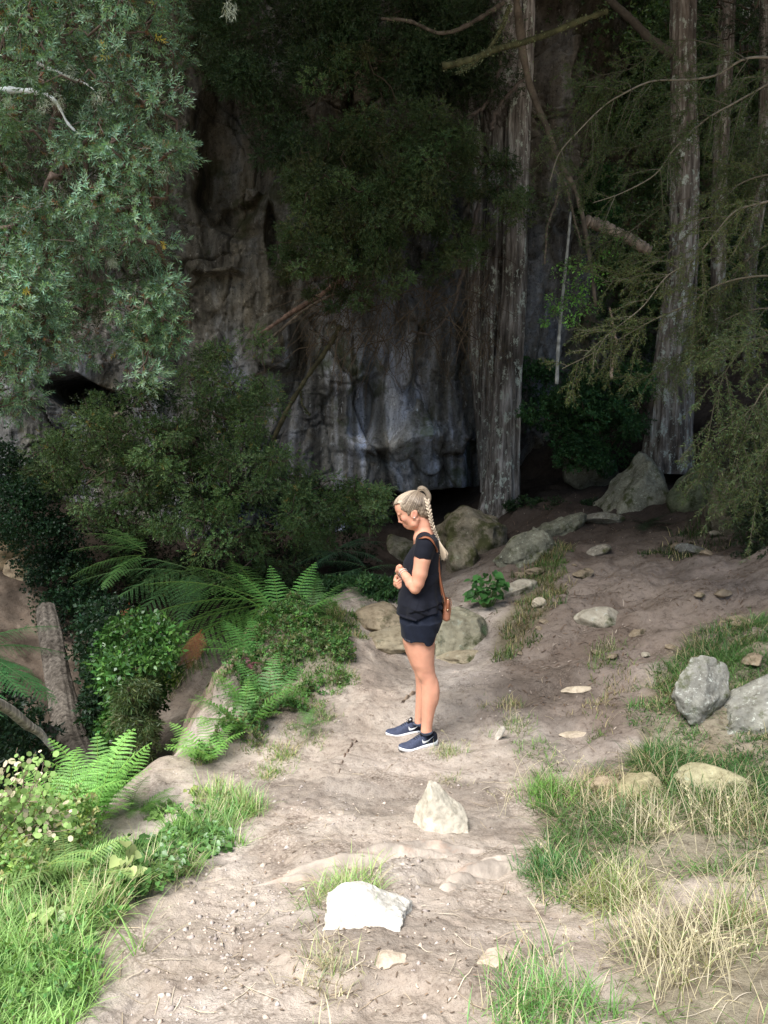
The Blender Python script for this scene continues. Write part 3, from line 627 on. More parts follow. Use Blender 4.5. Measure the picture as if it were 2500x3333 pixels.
def trunk(g, pts, rad, seed, ridges=.10, sides=72, n=240, C=(1, 1, 1)):
    P = smooth_path(pts, n); R = np.interp(np.linspace(0, 1, n), np.linspace(0, 1, len(rad)), rad)
    t = unit(np.gradient(P, axis=0)); a = unit(np.cross(t, [0.05, 1, .02])); b = np.cross(t, a); th = np.linspace(0, 2 * math.pi, sides, endpoint=False)
    cs, sn = np.cos(th), np.sin(th); L = np.concatenate([[0], np.cumsum(np.linalg.norm(np.diff(P, axis=0), axis=1))])
    q = np.stack([np.broadcast_to(cs, (n, sides)) * 1.0, np.broadcast_to(sn, (n, sides)) * 1.0, np.repeat(L[:, None], sides, 1)], -1)
    d = ridges * (1 - 2 * np.abs(noise3(q * np.array([3.2, 3.2, .5]) + seed, seed))) + .6 * ridges * (1 - 2 * np.abs(noise3(q * np.array([8, 8, .9]) + seed, seed + 1))) + ridges * 1.2 * noise3(q * np.array([1.1, 1.1, .35]), seed + 2) + ridges * .3 * fbm(q * np.array([6, 6, 9]), 3, seed + 4)
    V = P[:, None] + (R[:, None] * (1 + d))[..., None] * (cs[None, :, None] * a[:, None] + sn[None, :, None] * b[:, None])
    i = np.arange(n - 1)[:, None] * sides; j = np.arange(sides)[None]; j2 = (j + 1) % sides
    Q = np.stack([i + j, i + j2, i + sides + j2, i + sides + j], -1).reshape(-1, 4)
    cc = np.clip(1 + 2.2 * d, .35, 1.5).reshape(-1, 1) * np.array(C)
    g.add(V.reshape(-1, 3), Q, None, cc)
def pl(pix, Y):
    Y = np.broadcast_to(np.asarray(Y, float), (len(pix),)); return np.array([pt(p[0], p[1], y) for p, y in zip(pix, Y)])

# ------------------------------------------------------------------ foliage
def clumps(poly, Y0, Y1, n, r0, r1, seed, gap=.0, gs=1.2):
    r = np.random.default_rng(seed); poly = np.array(poly, float); lo, hi = poly.min(0), poly.max(0); C = []
    while len(C) < n:
        p = r.uniform(lo, hi, (n, 2)); p = p[inpoly(p[:, 0], p[:, 1], poly)]; Y = r.uniform(Y0, Y1, len(p))
        q = pt(p[:, 0], p[:, 1], Y); k = noise3(q * gs, seed) > gap - 1 if gap else np.ones(len(q), bool); C.extend(q[k])
    C = np.array(C[:n]); return C, r.uniform(r0, r1, n)
def shell(C, R, per, r, flat=(1, 1, .65), inner=.35):
    i = np.repeat(np.arange(len(C)), per); d = rand_unit(r, len(i)); rr = R[i] * r.uniform(inner, 1.05, len(i)) ** .7
    P = C[i] + d * np.array(flat) * rr[:, None]; return i, P, d
def sprigs(g, P, D, r, k, ax, ll, lw, ang, base, jit=.2, fold=.25, hue=.12, taper=.5):
    """shoots carrying k spirally set leaves each; base: (n,3) colours"""
    n = len(P); D = unit(D); ref = rand_unit(r, n); A = unit(np.cross(D, ref)); B = np.cross(D, A)
    j = np.arange(k); ph = j[None] * 2.39996 + r.uniform(0, 6.28, (n, 1)); t = (j + .5)[None] / k
    al = ang * (1.25 - .75 * t) + r.normal(0, .12, (n, k)); rad = np.cos(ph)[..., None] * A[:, None] + np.sin(ph)[..., None] * B[:, None]
    LD = D[:, None] * np.cos(al)[..., None] + rad * np.sin(al)[..., None]; sc_ = r.uniform(.7, 1.25, (n, 1))
    LP = P[:, None] + D[:, None] * (t * ax * sc_)[..., None]; N = unit(D[:, None] - LD * np.sum(D[:, None] * LD, -1, keepdims=True) + 1e-3)
    L = ll * sc_ * (1 - taper * np.abs(t - .45)) * r.uniform(.8, 1.2, (n, k))
    c = base[:, None] * (1 + r.normal(0, jit, (n, k, 1))) * np.stack([1 + r.normal(0, hue, (n, k)), np.ones((n, k)), 1 + r.normal(0, hue, (n, k))], -1)
    V, Q, CC = leaf_quads(LP.reshape(-1, 3), LD.reshape(-1, 3), N.reshape(-1, 3), L.ravel(), np.full(n * k, lw), np.clip(c, .004, 1).reshape(-1, 3), fold)
    g.add(V, Q, None, CC)
def skeleton(g, root, C, r, r0, r1, col, sides=5, wob=.12, keep=None):
    """joins clump centres to a root by greedy nearest links, thick near the root"""
    root = np.atleast_2d(root); order = np.argsort(np.min(np.linalg.norm(C[:, None] - root[None], axis=-1), 1)); nodes = list(root); par = [-1] * len(root); w = [0] * len(root)
    for i in order:
        N = np.array(nodes); d = np.linalg.norm(N - C[i], axis=1); p = int(np.argmin(d)); nodes.append(C[i]); par.append(p); w.append(1)
    for i in range(len(nodes) - 1, -1, -1):
        if par[i] >= 0: w[par[i]] += w[i]
    mx = max(w)
    for i in range(len(nodes)):
        if par[i] < 0: continue
        a, b = nodes[par[i]], nodes[i]; L = np.linalg.norm(b - a)
        if L < .02: continue
        ra = r1 + (r0 - r1) * (w[i] / mx) ** .5; rb = r1 + (r0 - r1) * (max(w[i] - 1, .3) / mx) ** .5
        m = 6; t = np.linspace(0, 1, m)[:, None]; off = r.normal(0, wob * L, (m, 3)) * np.sin(np.pi * t); off[:, 2] += -.12 * L * np.sin(np.pi * t[:, 0])
        tube(g, a + (b - a) * t + off, np.linspace(ra, rb, m), sides, np.array(col) * r.uniform(.7, 1.25), False)
def twigs(g, P, D, L, rad, r, col, m=4):
    for p, d, l in zip(P, D, L):
        t = np.linspace(0, 1, m)[:, None]; b = r.normal(0, .25, 3); tube(g, p + d * l * t + (b * l * .4 + np.array([0, 0, -.1 * l])) * t * t, np.linspace(rad, rad * .5, m), 3, np.array(col) * r.uniform(.6, 1.3), False)

def col_n(base, n, r, v=.25): return np.array(base)[None] * (1 + r.normal(0, v, (n, 1)))
def clumpcol(bases, i, nC, r, v=.22):
    b = np.array(bases, float); w = r.dirichlet(np.ones(len(b)) * .7, nC); c = (w @ b) * (1 + r.normal(0, v, (nC, 1))); return np.clip(c[i], .003, 1)

# --- near tree hanging in from the left
r = np.random.default_rng(101)
T = thing('overhanging_tree', 'bright conifer boughs with bluish needle tufts filling the upper left', 'tree', (-5.2, 6.6, 0.6))
polyA = [[(-260, -120), (540, -120), (600, 60), (560, 300), (600, 470), (520, 620), (550, 760), (480, 870), (520, 960), (560, 1060), (490, 1150), (330, 1080), (300, 1180), (170, 1230), (140, 1340), (-20, 1370), (-260, 1330)],
         [(380, 950), (560, 900), (590, 1050), (530, 1230), (470, 1240), (430, 1120), (350, 1110)], [(480, 250), (620, 300), (640, 470), (600, 530), (520, 400)]]
C1, R1 = clumps(polyA[0], 5.7, 7.6, 250, .09, .20, 1, 1.05, 1.9); C1b, R1b = clumps(polyA[1], 5.8, 6.4, 24, .06, .14, 2); C1c, R1c = clumps([(-200, 300), (480, 330), (540, 750), (500, 1000), (300, 1100), (100, 1200), (-200, 1250)], 5.3, 6.0, 85, .09, .18, 3, 1.0, 2.0)
C1 = np.concatenate([C1, C1b, C1c]); R1 = np.concatenate([R1, R1b, R1c])
i, P, d = shell(C1, R1, 21, r); D = d * .8 + r.normal(0, .35, d.shape) + np.array([.35, -.45, -.25])
cc = clumpcol([(.22, .37, .25), (.11, .20, .08), (.33, .49, .33), (.04, .075, .035)], i, len(C1), r); yl = r.random(len(i)) < .004; cc[yl] = (.42, .34, .08)
g = Geo(); sprigs(g, P, D, r, 17, .115, .043, .0090, 1.0, cc); g.obj('foliage', M['leaf'], T)
Ci, Ri = clumps([(-300, -150), (540, -150), (560, 500), (480, 1000), (200, 1150), (-300, 1250)], 7.9, 9.0, 170, .2, .4, 11); i, P, d = shell(Ci, Ri, 60, r); g = Geo(); sprigs(g, P, d + r.normal(0, .4, d.shape), r, 9, .09, .035, .012, 1.0, clumpcol([(.05, .08, .03), (.035, .055, .02), (.06, .05, .03)], i, len(Ci), r)); g.obj('dark_backing_foliage', M['leaf'], T)  # dark foliage added behind the tufts; the gaps' shade is in its colour
i, P, d = shell(C1, R1 * .8, 5, r); g = Geo(); sprigs(g, P, d, r, 14, .05, .024, .005, 1.2, col_n((.16, .085, .04), len(P), r)); g.obj('dead_foliage', M['leafdry'], T)
g = Geo(); root = pl([(-900, 200), (-600, 260), (-300, 240), (-60, 300), (120, 330)], [7.2, 6.9, 6.6, 6.4, 6.3]); skeleton(g, root, C1, r, .045, .004, (.13, .095, .075))
i, P, d = shell(C1, R1, 3, r); twigs(g, P, unit(d + [0, 0, -.3]), R1[i] * .9, .0035, r, (.17, .13, .11)); g.obj('branch', M['twig'], T)
g = Geo(); trunk(g, [(-5.2, 6.6, .4), (-5.1, 6.7, 3), (-5.3, 6.8, 6), (-5.2, 7, 12)], [.34, .28, .25, .15], 5, n=80); g.obj('trunk', M['bark'], T)
g = Geo(); lp = pl([(-40, 290), (120, 300), (180, 330), (220, 400), (260, 440)], 6.0); tube(g, smooth_path(lp, 30), np.linspace(.022, .006, 30) * (1 + .25 * r.normal(size=30)), 8, (.72, .76, .74)); tube(g, smooth_path(pl([(120, 205), (200, 240), (290, 280), (330, 330)], 6.0), 24), np.linspace(.012, .004, 24), 6, (.6, .62, .58)); g.obj('bleached_branch', M['twig'], T)
g = Geo()
for (a, b, rr) in ((140, 340, .05), (190, 330, .05), (230, 235, .05), (320, 320, .05), (530, 560, .05), (30, 330, .04), (130, 1045, .04), (365, 850, .04), (750, 30, .06), (350, 700, .03)):
    c0 = pt(a, b, 5.95); n = 170; dd = rand_unit(r, n); PP = c0 + dd * np.array([1, 1, 1.3]) * rr * r.random((n, 1)) ** .5; V, Q, CC = leaf_quads(PP, rand_unit(r, n) + [0, 0, -.8], rand_unit(r, n), r.uniform(.02, .06, n), .0028, np.array([.50, .55, .44]) * r.uniform(.7, 1.2, (n, 1)), 0); g.add(V, Q, None, CC)
g.obj('lichen', M['leafdry'], T)

# --- middle shrub in front of the cliff
r = np.random.default_rng(102)
T = thing('small_leaved_tree', 'sprawling small-leaved tree in front of the cliff, left of the woman', 'tree', tuple(G(900, 1750) + [0, 1, 0]))
pB = [(60, 1520), (170, 1400), (330, 1290), (560, 1230), (720, 1090), (850, 1090), (900, 1250), (870, 1420), (960, 1500), (1180, 1560), (1270, 1640), (1240, 1700), (1130, 1760), (1050, 1830), (900, 1930), (760, 1880), (620, 1960), (480, 1900), (330, 1960), (250, 1870), (330, 1750), (180, 1650)]
C2, R2 = clumps(pB, 8.3, 10.6, 300, .10, .25, 5, .90, 1.6)
C2b, R2b = clumps([(950, 1560), (1250, 1590), (1250, 1700), (1100, 1740), (960, 1700)], 8.6, 9.4, 30, .08, .16, 6); C2 = np.concatenate([C2, C2b]); R2 = np.concatenate([R2, R2b])
i, P, d = shell(C2, R2, 66, r); D = d + np.array([0, -.4, -.2]) + r.normal(0, .4, d.shape)
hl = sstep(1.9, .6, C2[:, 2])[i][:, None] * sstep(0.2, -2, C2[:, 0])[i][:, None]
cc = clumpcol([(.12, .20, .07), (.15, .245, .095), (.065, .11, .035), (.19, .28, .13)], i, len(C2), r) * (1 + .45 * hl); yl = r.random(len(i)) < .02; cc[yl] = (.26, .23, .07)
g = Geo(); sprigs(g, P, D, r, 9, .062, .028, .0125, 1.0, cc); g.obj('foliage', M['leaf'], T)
g = Geo(); root = pl([(900, 1900), (860, 1700), (760, 1560), (620, 1450)], [9.6, 9.6, 9.7, 9.7]); skeleton(g, root, C2, r, .035, .004, (.10, .075, .055)); i, P, d = shell(C2, R2, 3, r); twigs(g, P, unit(d), R2[i] * .9, .003, r, (.13, .10, .08)); g.obj('branch', M['twig'], T)

# --- double-stemmed big tree, its dark crown
r = np.random.default_rng(103)
T = thing('double_stemmed_tree', 'tall stringy-barked tree with stems joined at the foot behind the woman', 'tree', tuple(G(1640, 1650)))
g = Geo(); trunk(g, pl([(1700, -700), (1702, 0), (1690, 350), (1682, 700), (1672, 1000), (1652, 1250), (1640, 1450), (1632, 1600), (1628, 1690)], 12.0), [.13, .16, .165, .165, .175, .20, .23, .27, .34], 11, C=(1.05, 1.03, 1.0)); g.obj('trunk', M['bark'], T)
g = Geo(); trunk(g, pl([(1590, -700), (1600, 0), (1622, 350), (1614, 700), (1600, 1000), (1592, 1250), (1600, 1450), (1606, 1600)], 12.25), [.10, .12, .12, .125, .13, .14, .16, .18], 12); g.obj('trunk', M['bark'], T)
g = Geo(); trunk(g, pl([(1440, -700), (1470, 0), (1520, 260), (1556, 600), (1548, 900), (1552, 1150), (1575, 1400), (1590, 1600)], 12.45), [.09, .11, .115, .11, .105, .11, .12, .13], 13); g.obj('trunk', M['bark'], T)
for a in ([(1640, 150), (1600, 300), (1560, 360), (1500, 380)], [(1690, 120), (1640, 60), (1600, 40), (1480, 60), (1350, 30), (1260, 50)], [(1560, 660), (1530, 800), (1502, 900), (1470, 1010), (1400, 1080), (1330, 1085)], [(1600, 420), (1620, 350), (1690, 270), (1725, 230)], [(1560, 730), (1480, 880), (1420, 890)]):
    g = Geo(); p = smooth_path(pl(a, 11.5), 24); tube(g, p + r.normal(0, .012, p.shape), np.linspace(.035, .015, 24), 6, (.16, .13, .11)); g.obj('bough', M['twig'], T)
pC = [(900, 560), (1020, 430), (1150, 380), (1300, 340), (1480, 360), (1560, 420), (1700, 560), (1715, 700), (1640, 730), (1560, 690), (1530, 800), (1420, 900), (1230, 880), (1050, 860), (940, 780)]
C3, R3 = clumps(pC, 9.7, 11.5, 215, .08, .26, 7, 1.0, 1.5); C3b, R3b = clumps([(1000, 200), (1250, 130), (1480, 200), (1500, 400), (1150, 430), (960, 500), (860, 640), (900, 900), (1040, 1010), (1250, 980), (1420, 960), (1600, 800), (1700, 720), (1560, 640), (1100, 600)], 9.9, 11.6, 120, .05, .18, 17, 1.0, 1.7); C3 = np.concatenate([C3, C3b]); R3 = np.concatenate([R3, R3b])
i, P, d = shell(C3, R3, 62, r); D = d + np.array([0, -.4, -.5]) + r.normal(0, .4, d.shape); cc = clumpcol([(.085, .15, .055), (.12, .19, .075), (.05, .08, .03), (.12, .12, .05)], i, len(C3), r)
g = Geo(); sprigs(g, P, D, r, 9, .075, .034, .0125, .95, cc); g.obj('foliage', M['leaf'], T)
g = Geo(); skeleton(g, pl([(1620, 500), (1500, 520)], [12, 11.2]), C3, r, .04, .005, (.09, .07, .05)); g.obj('branch', M['twig'], T)
# --- right-hand tree
r = np.random.default_rng(104)
T = thing('right_hand_tree', 'straight flaky-barked tree rising behind the lichen boulders on the right', 'tree', tuple(G(2180, 1500)))
g = Geo(); trunk(g, pl([(2215, -700), (2225, 0), (2230, 400), (2228, 800), (2205, 1050), (2190, 1250), (2180, 1420), (2172, 1540)], 12.0), [.14, .16, .18, .18, .22, .27, .30, .36], 21); g.obj('trunk', M['bark2'], T)
g = Geo(); p = smooth_path(pl([(2190, 180), (2120, 130), (2050, 60), (1960, -20)], 12.0), 24); tube(g, p, np.linspace(.07, .045, 24) * (1 + .1 * r.normal(size=24)), 10, (.10, .088, .072)); g.obj('bough', M['twig'], T)
for (lab, px, Y, rad, sd, mt) in (('pale-lichened thin trunk behind the right-hand tree', [(2372, -700), (2368, 0), (2350, 400), (2340, 700), (2335, 1300)], 13.5, [.13, .12, .11, .11], 31, 'bark2'),
                              ('slim trunk cut by the right edge of the picture', [(2510, -700), (2500, 0), (2490, 400), (2470, 650), (2440, 900), (2440, 1400)], 13.2, [.12, .10, .10, .09], 32, 'bark2'),
                              ('dark slender trunk in the gap between the two big trees', [(1900, -700), (1905, 0), (1890, 500), (1880, 1300)], 15.5, [.11, .10, .09, .08], 33, 'bark'),
                              ('thin dark trunk at the top right corner behind the boughs', [(2440, -700), (2430, 0), (2425, 500), (2420, 1300)], 15.8, [.12, .11, .1], 34, 'bark')):
    P = pl(px, Y); T2 = thing('slender_tree', lab, 'tree', tuple(P[-1])); g = Geo(); trunk(g, P, rad, sd, .08, 32, 140); g.obj('trunk', M[mt], T2)
    Cc, Rr = clumps([(px[1][0] - 260, -500), (px[1][0] + 260, -500), (px[1][0] + 240, 250), (px[1][0] - 240, 250)], Y - 1, Y + .8, 40, .15, .35, sd)
    i, PP, d = shell(Cc, Rr, 60, r); g = Geo(); sprigs(g, PP, d + [0, -.3, -.4], r, 7, .07, .035, .012, .9, clumpcol([(.03, .055, .025), (.02, .04, .016)], i, len(Cc), r)); g.obj('foliage', M['leaf'], T2)
    g = Geo(); skeleton(g, P[1:2], Cc, r, .035, .005, (.09, .07, .05)); g.obj('branch', M['twig'], T2)

# --- sapling with bright leaves
T = thing('sapling', 'thin whitish sapling stem with bright green leaves between the big trees', 'sapling', tuple(pt(1815, 1230, 10.8)))
g = Geo(); p = smooth_path(pl([(1857, 690), (1850, 780), (1840, 880), (1828, 1000), (1818, 1120), (1812, 1250)], 10.8), 40); tube(g, p, np.linspace(.016, .026, 40) * (1 + .1 * r.normal(size=40)), 8, np.array([.5, .5, .45]) * r.uniform(.5, 1.2, (40, 1))); g.obj('stem', M['twig'], T)
C4, R4 = clumps([(1810, 860), (1960, 850), (1990, 910), (1900, 960), (1960, 1010), (1860, 1060), (1740, 1050), (1760, 980), (1830, 930)], 10.2, 11.0, 44, .05, .14, 9); Ca, Ra = clumps([(1930, 760), (2030, 780), (2020, 830), (1930, 830)], 10.5, 11, 6, .04, .09, 10); C4 = np.concatenate([C4, Ca]); R4 = np.concatenate([R4, Ra])
i, P, d = shell(C4, R4, 26, r); g = Geo(); V, Q, CC = leaf_quads(P, unit(d + r.normal(0, .5, d.shape) + [0, -.3, -.3]), unit(r.normal(0, .4, d.shape) + [0, -.3, 1]), r.uniform(.03, .05, len(P)), r.uniform(.018, .026, len(P)), clumpcol([(.30, .60, .12), (.20, .46, .09)], i, len(C4), r), .2); g.add(V, Q, None, CC); g.obj('foliage', M['leafgloss'], T)
g = Geo(); skeleton(g, p[::6], C4, r, .008, .003, (.2, .2, .14)); g.obj('branch', M['twig'], T)

# --- hanging dead branches with little creeping leaves
def creeper(lab, paths, Y, rads, dens, name='hanging_branch', lc=(.12, .16, .08), bc=(.15, .12, .09), seed=1, cat='branch'):
    r = np.random.default_rng(seed); o = pl(paths[0][:1], Y)[0]; T = thing(name, lab, cat, tuple(o)); g = Geo(); gl = Geo()
    for px, rd in zip(paths, rads):
        p = smooth_path(pl(px, Y), 46); p = p + np.cumsum(r.normal(0, .004, p.shape), 0) * .6; tube(g, p, np.linspace(rd[0], rd[1], 46) * (1 + .12 * r.normal(size=46)), 7, np.array(bc) * r.uniform(.6, 1.5, (46, 1)))
        n = int(dens * len(p)); q = p[r.integers(0, len(p), n)] + r.normal(0, rd[0] * .8, (n, 3)); V, Q, CC = leaf_quads(q, rand_unit(r, n) + [0, -.2, -.5], rand_unit(r, n), r.uniform(.018, .04, n), r.uniform(.014, .024, n), np.array(lc) * r.uniform(.5, 1.8, (n, 1)), .1); gl.add(V, Q, None, CC)
    g.obj('wood', M['twig'], T); gl.obj('creeping_leaves', M['leaf'], T)
creeper('long hanging branch curving down in front of the right stem, dotted with creeper leaves', [[(1672, -60), (1690, 60), (1708, 190), (1735, 300), (1790, 430), (1828, 530), (1880, 620), (1908, 740), (1930, 870), (1945, 1000)], [(1825, 560), (1812, 650), (1780, 740), (1770, 860)], [(1838, 590), (1868, 700), (1900, 800)]], 10.4, [(.055, .022), (.022, .014), (.018, .010)], 4, seed=51)
creeper('mossy bough with pale round creeper leaves sweeping up to the right across the stems', [[(1440, 215), (1530, 200), (1620, 165), (1720, 140), (1850, 95), (1975, 45)], [(1660, 20), (1620, 110), (1560, 190), (1500, 230)]], 9.9, [(.04, .035), (.028, .015)], 9, 'mossy_bough', (.17, .20, .11), (.10, .10, .05), 52)
creeper('pinkish dead bough running to the upper left from the double stems', [[(1640, 10), (1560, 60), (1440, 110), (1330, 70), (1240, 60)]], 10.2, [(.03, .018)], 3, 'dead_bough', (.15, .17, .10), (.12, .10, .08), 53)
creeper('thick mossy trunk section wedged across the gap right of the double stems', [[(1905, 722), (1960, 738), (2040, 775), (2125, 822)]], 11.2, [(.085, .075)], 3, 'fallen_log', (.10, .13, .05), (.28, .22, .17), 54, 'log')
creeper('reddish broken branch slanting up in front of the cliff', [[(830, 1098), (900, 1055), (960, 1012), (1050, 960), (1130, 905)]], 10.9, [(.022, .04)], .4, 'broken_branch', bc=(.21, .135, .10), seed=55)
creeper('darker broken branch just below the reddish one', [[(850, 1130), (930, 1060), (1010, 1000), (1110, 950)]], 11.0, [(.016, .02)], .4, 'broken_branch', bc=(.20, .16, .12), seed=56)
creeper('dark mossy limb slanting down across the cliff streaks', [[(1110, 1060), (1060, 1140), (990, 1240), (940, 1330), (890, 1440), (850, 1540)], [(975, 1250), (985, 1310), (1010, 1350)]], 10.9, [(.03, .035), (.014, .008)], 2, 'mossy_limb', (.05, .07, .02), (.085, .075, .04), 57)
creeper('thin bent branch hanging below the sprays right of the sapling', [[(1985, 1000), (2000, 1060), (2010, 1110), (1998, 1170), (1992, 1232)]], 9.5, [(.012, .018)], .3, 'thin_branch', bc=(.34, .25, .18), seed=58)

# --- brown twiggy thicket in front of the cliff
r = np.random.default_rng(106)
T = thing('twig_thicket', 'brown tangle of bare twigs hanging in front of the cliff, left of the double stems', 'thicket', tuple(pt(1300, 900, 11)))
g = Geo(); gl = Geo()
for k in range(230):
    a = r.uniform([1000, 820], [1600, 1120]); Y = r.uniform(10.4, 11.6); l = r.uniform(60, 230); an = r.normal(1.9, .8); m = 7; t = np.linspace(0, 1, m)
    x = a[0] + l * t * math.cos(an) + r.normal(0, 7, m).cumsum(); y = a[1] + l * t * math.sin(an) + r.normal(0, 6, m).cumsum() + 30 * t * t
    p = smooth_path(pl(np.stack([x, y], -1), Y + r.uniform(-.3, .3) * t), 14); tube(g, p, np.linspace(.006, .002, 14), 4, np.array([.13, .095, .065]) * r.uniform(.5, 1.6), False)
    n = 60; q = p[r.integers(2, 14, n)] + r.normal(0, .05, (n, 3)); V, Q, CC = leaf_quads(q, rand_unit(r, n), rand_unit(r, n), .02, .006, np.array([.12, .085, .035]) * r.uniform(.4, 1.5, (n, 1)), 0); gl.add(V, Q, None, CC)
g.obj('twigs', M['twig'], T); gl.obj('dry_needles', M['leafdry'], T)

# --- sprays of needle-leaved boughs from the right
r = np.random.default_rng(107)
def needles(g, P, r, sp, L, W, col):
    """needles both sides along a polyline"""
    seg = np.linalg.norm(np.diff(P, axis=0), axis=1); s = np.concatenate([[0], seg.cumsum()]); n = max(2, int(s[-1] / sp)); u = np.sort(r.uniform(0, s[-1], n)); q = np.stack([np.interp(u, s, P[:, a]) for a in range(3)], -1)
    d = unit(np.stack([np.interp(u, s, np.gradient(P[:, a], s)) for a in range(3)], -1) + 1e-6); sd = rand_unit(r, n); sd = unit(sd - d * np.sum(sd * d, -1, keepdims=True)); D = d * .75 + sd
    V, Q, CC = leaf_quads(q, D, rand_unit(r, n), L * r.uniform(.6, 1.3, n), W, np.array(col) * r.uniform(.55, 1.6, (n, 1)) * np.stack([r.uniform(.8, 1.35, n), np.ones(n), r.uniform(.7, 1.2, n)], -1), 0); g.add(V, Q, None, CC)
def spray(gw, gn, main, r0, r, depth_j, ntw, ltw, col, wood=(.26, .22, .15), bend=-.25):
    P = smooth_path(main, 40); tube(gw, P, np.linspace(r0, r0 * .35, 40), 6, np.array(wood) * r.uniform(.8, 1.25), False)
    tg = unit(np.gradient(P, axis=0)); needles(gn, P[8:], r, .008, .028, .0048, col)
    for k in range(ntw):
        u = r.uniform(.1, 1); i = int(u * 39); l = ltw * r.uniform(.45, 1.15) * (1.15 - .55 * u); side = rand_unit(r, 1)[0]; side[1] *= .7; side = unit(side - tg[i] * (side @ tg[i]))
        d = unit(tg[i] * .8 + side * .9); t = np.linspace(0, 1, 8)[:, None]; q = P[i] + d * l * t + np.array([0, 0, bend]) * l * t * t + r.normal(0, .01, 3) * np.sin(3 * t)
        tube(gw, q, np.linspace(.0035, .0015, 8), 4, np.array(wood) * .8, False); needles(gn, q, r, .0052, .029, .0050, col)
        for m in range(int(l / .042)):
            j = r.integers(1, 7); dd = unit(d + rand_unit(r, 1)[0] * .9); l2 = l * r.uniform(.25, .5); tt = np.linspace(0, 1, 5)[:, None]; q2 = q[j] + dd * l2 * tt + np.array([0, 0, bend * 1.2]) * l2 * tt * tt; needles(gn, q2, r, .0050, .028, .0050, col); tube(gw, q2, [.0018, .0016, .0014, .0012, .001], 3, np.array(wood) * .6, False)
B1 = [([(2560, 190), (2430, 190), (2330, 245), (2230, 260), (2120, 265), (2020, 310), (1960, 350), (1880, 430), (1820, 500), (1790, 590)], 7.0, .016), ([(2240, 262), (2190, 320), (2170, 400), (2150, 470)], 7.0, .006), ([(2430, 195), (2380, 165), (2250, 130), (2150, 150), (2060, 220), (1960, 245), (1880, 270)], 7.0, .008), ([(2060, 300), (2040, 270), (1980, 270), (1930, 320)], 7.0, .006)]
B2 = [([(2600, 200), (2520, 260), (2400, 330), (2310, 380), (2250, 430), (2190, 490), (2130, 570), (2020, 630), (1930, 660)], 6.6, .013), ([(2310, 380), (2260, 365), (2190, 370)], 6.6, .005), ([(2500, 250), (2420, 260), (2370, 380), (2300, 450)], 6.6, .007)]
B3 = [([(2580, 560), (2450, 580), (2350, 640), (2280, 720), (2200, 800), (2130, 860), (2060, 900), (1960, 920)], 6.2, .010), ([(2580, 640), (2480, 660), (2390, 690), (2320, 770), (2250, 850), (2170, 900), (2090, 1000), (1990, 1080), (1900, 1160)], 6.0, .012), ([(2600, 900), (2450, 900), (2330, 930), (2240, 990), (2130, 1040), (2040, 1090), (1930, 1150), (1830, 1200)], 6.0, .011)]
B4 = [([(2600, 1080), (2480, 1100), (2380, 1180), (2330, 1300), (2300, 1450), (2270, 1580)], 5.6, .009), ([(2600, 1200), (2500, 1250), (2430, 1380), (2400, 1500), (2380, 1640)], 5.5, .009), ([(2600, 1380), (2520, 1430), (2480, 1560), (2450, 1700)], 5.4, .007), ([(2600, 760), (2490, 800), (2400, 880), (2330, 990), (2290, 1100), (2250, 1250)], 6.4, .009), ([(2600, 1000), (2440, 1010), (2330, 1060), (2250, 1130), (2150, 1200), (2080, 1240)], 6.3, .009), ([(2600, 460), (2520, 460), (2430, 500), (2370, 560), (2330, 660)], 6.9, .008), ([(2600, 330), (2540, 420), (2490, 560), (2440, 680), (2420, 820)], 7.1, .008),
      ([(2200, 420), (2090, 470), (1990, 500), (1900, 560), (1850, 640)], 7.2, .006), ([(2250, 640), (2150, 680), (2040, 760), (1950, 800), (1880, 850)], 7.2, .006), ([(2020, 230), (1900, 330), (1830, 420), (1790, 520)], 7.4, .006)]
specs = [('long olive-needled bough arching across the top right in front of the thin trunks', B1, (.075, .12, .04), 22, .42), ('pale-stemmed bough just below the arching one, ending left of the right-hand trunk', B2, (.075, .12, .042), 22, .40), ('needle sprays drooping left across the sapling at mid height', B3, (.095, .13, .045), 30, .42), ('dense grey-green needle sprays hanging down the right edge', B4, (.085, .13, .05), 38, .40)]
for lab, BB, col, ntw, ltw in specs:
    T = thing('needle_bough', lab, 'bough', tuple(pt(BB[0][0][0][0], BB[0][0][0][1], BB[0][1]))); gw = Geo(); gn = Geo()
    for px, Y, r0 in BB: spray(gw, gn, pl(px, np.linspace(Y, Y + .35, len(px))), r0 * .72, r, .3, int(ntw * (1 if r0 > .0075 else .55)), ltw, col, (.23, .20, .15) if r0 > .011 else (.13, .115, .08))
    gw.obj('wood', M['twig'], T); gn.obj('needles', M['leaf'], T)

# --- dark woodland on the slope behind
r = np.random.default_rng(108)
def bushes(name, lab, cat, poly, Y0, Y1, n, R0, R1, per, bases, seed, ll=.05, lw=.02, k=6, ax=.07, gap=.7, kind=None, mat='leaf', up=-.2, stem=True, group=None):
    r = np.random.default_rng(seed); C, R = clumps(poly, Y0, Y1, n, R0, R1, seed, gap, 1.1); i, P, d = shell(C, R, per, r); g = Geo()
    sprigs(g, P, d + np.array([0, -.4, up]) + r.normal(0, .4, d.shape), r, k, ax, ll, lw, .95, clumpcol(bases, i, len(C), r))
    base = C[np.argmin(C[:, 2])] * np.array([1, 1, 1.0])
    if kind: o = g.obj(name, M[mat], None, base); return tag(o, lab, cat, None, kind)
    T = thing(name, lab, cat, tuple(base), group); g.obj('foliage', M[mat], T)
    if stem: g = Geo(); skeleton(g, base, C, r, .02, .004, (.10, .08, .055)); g.obj('branch', M['twig'], T)
    return T
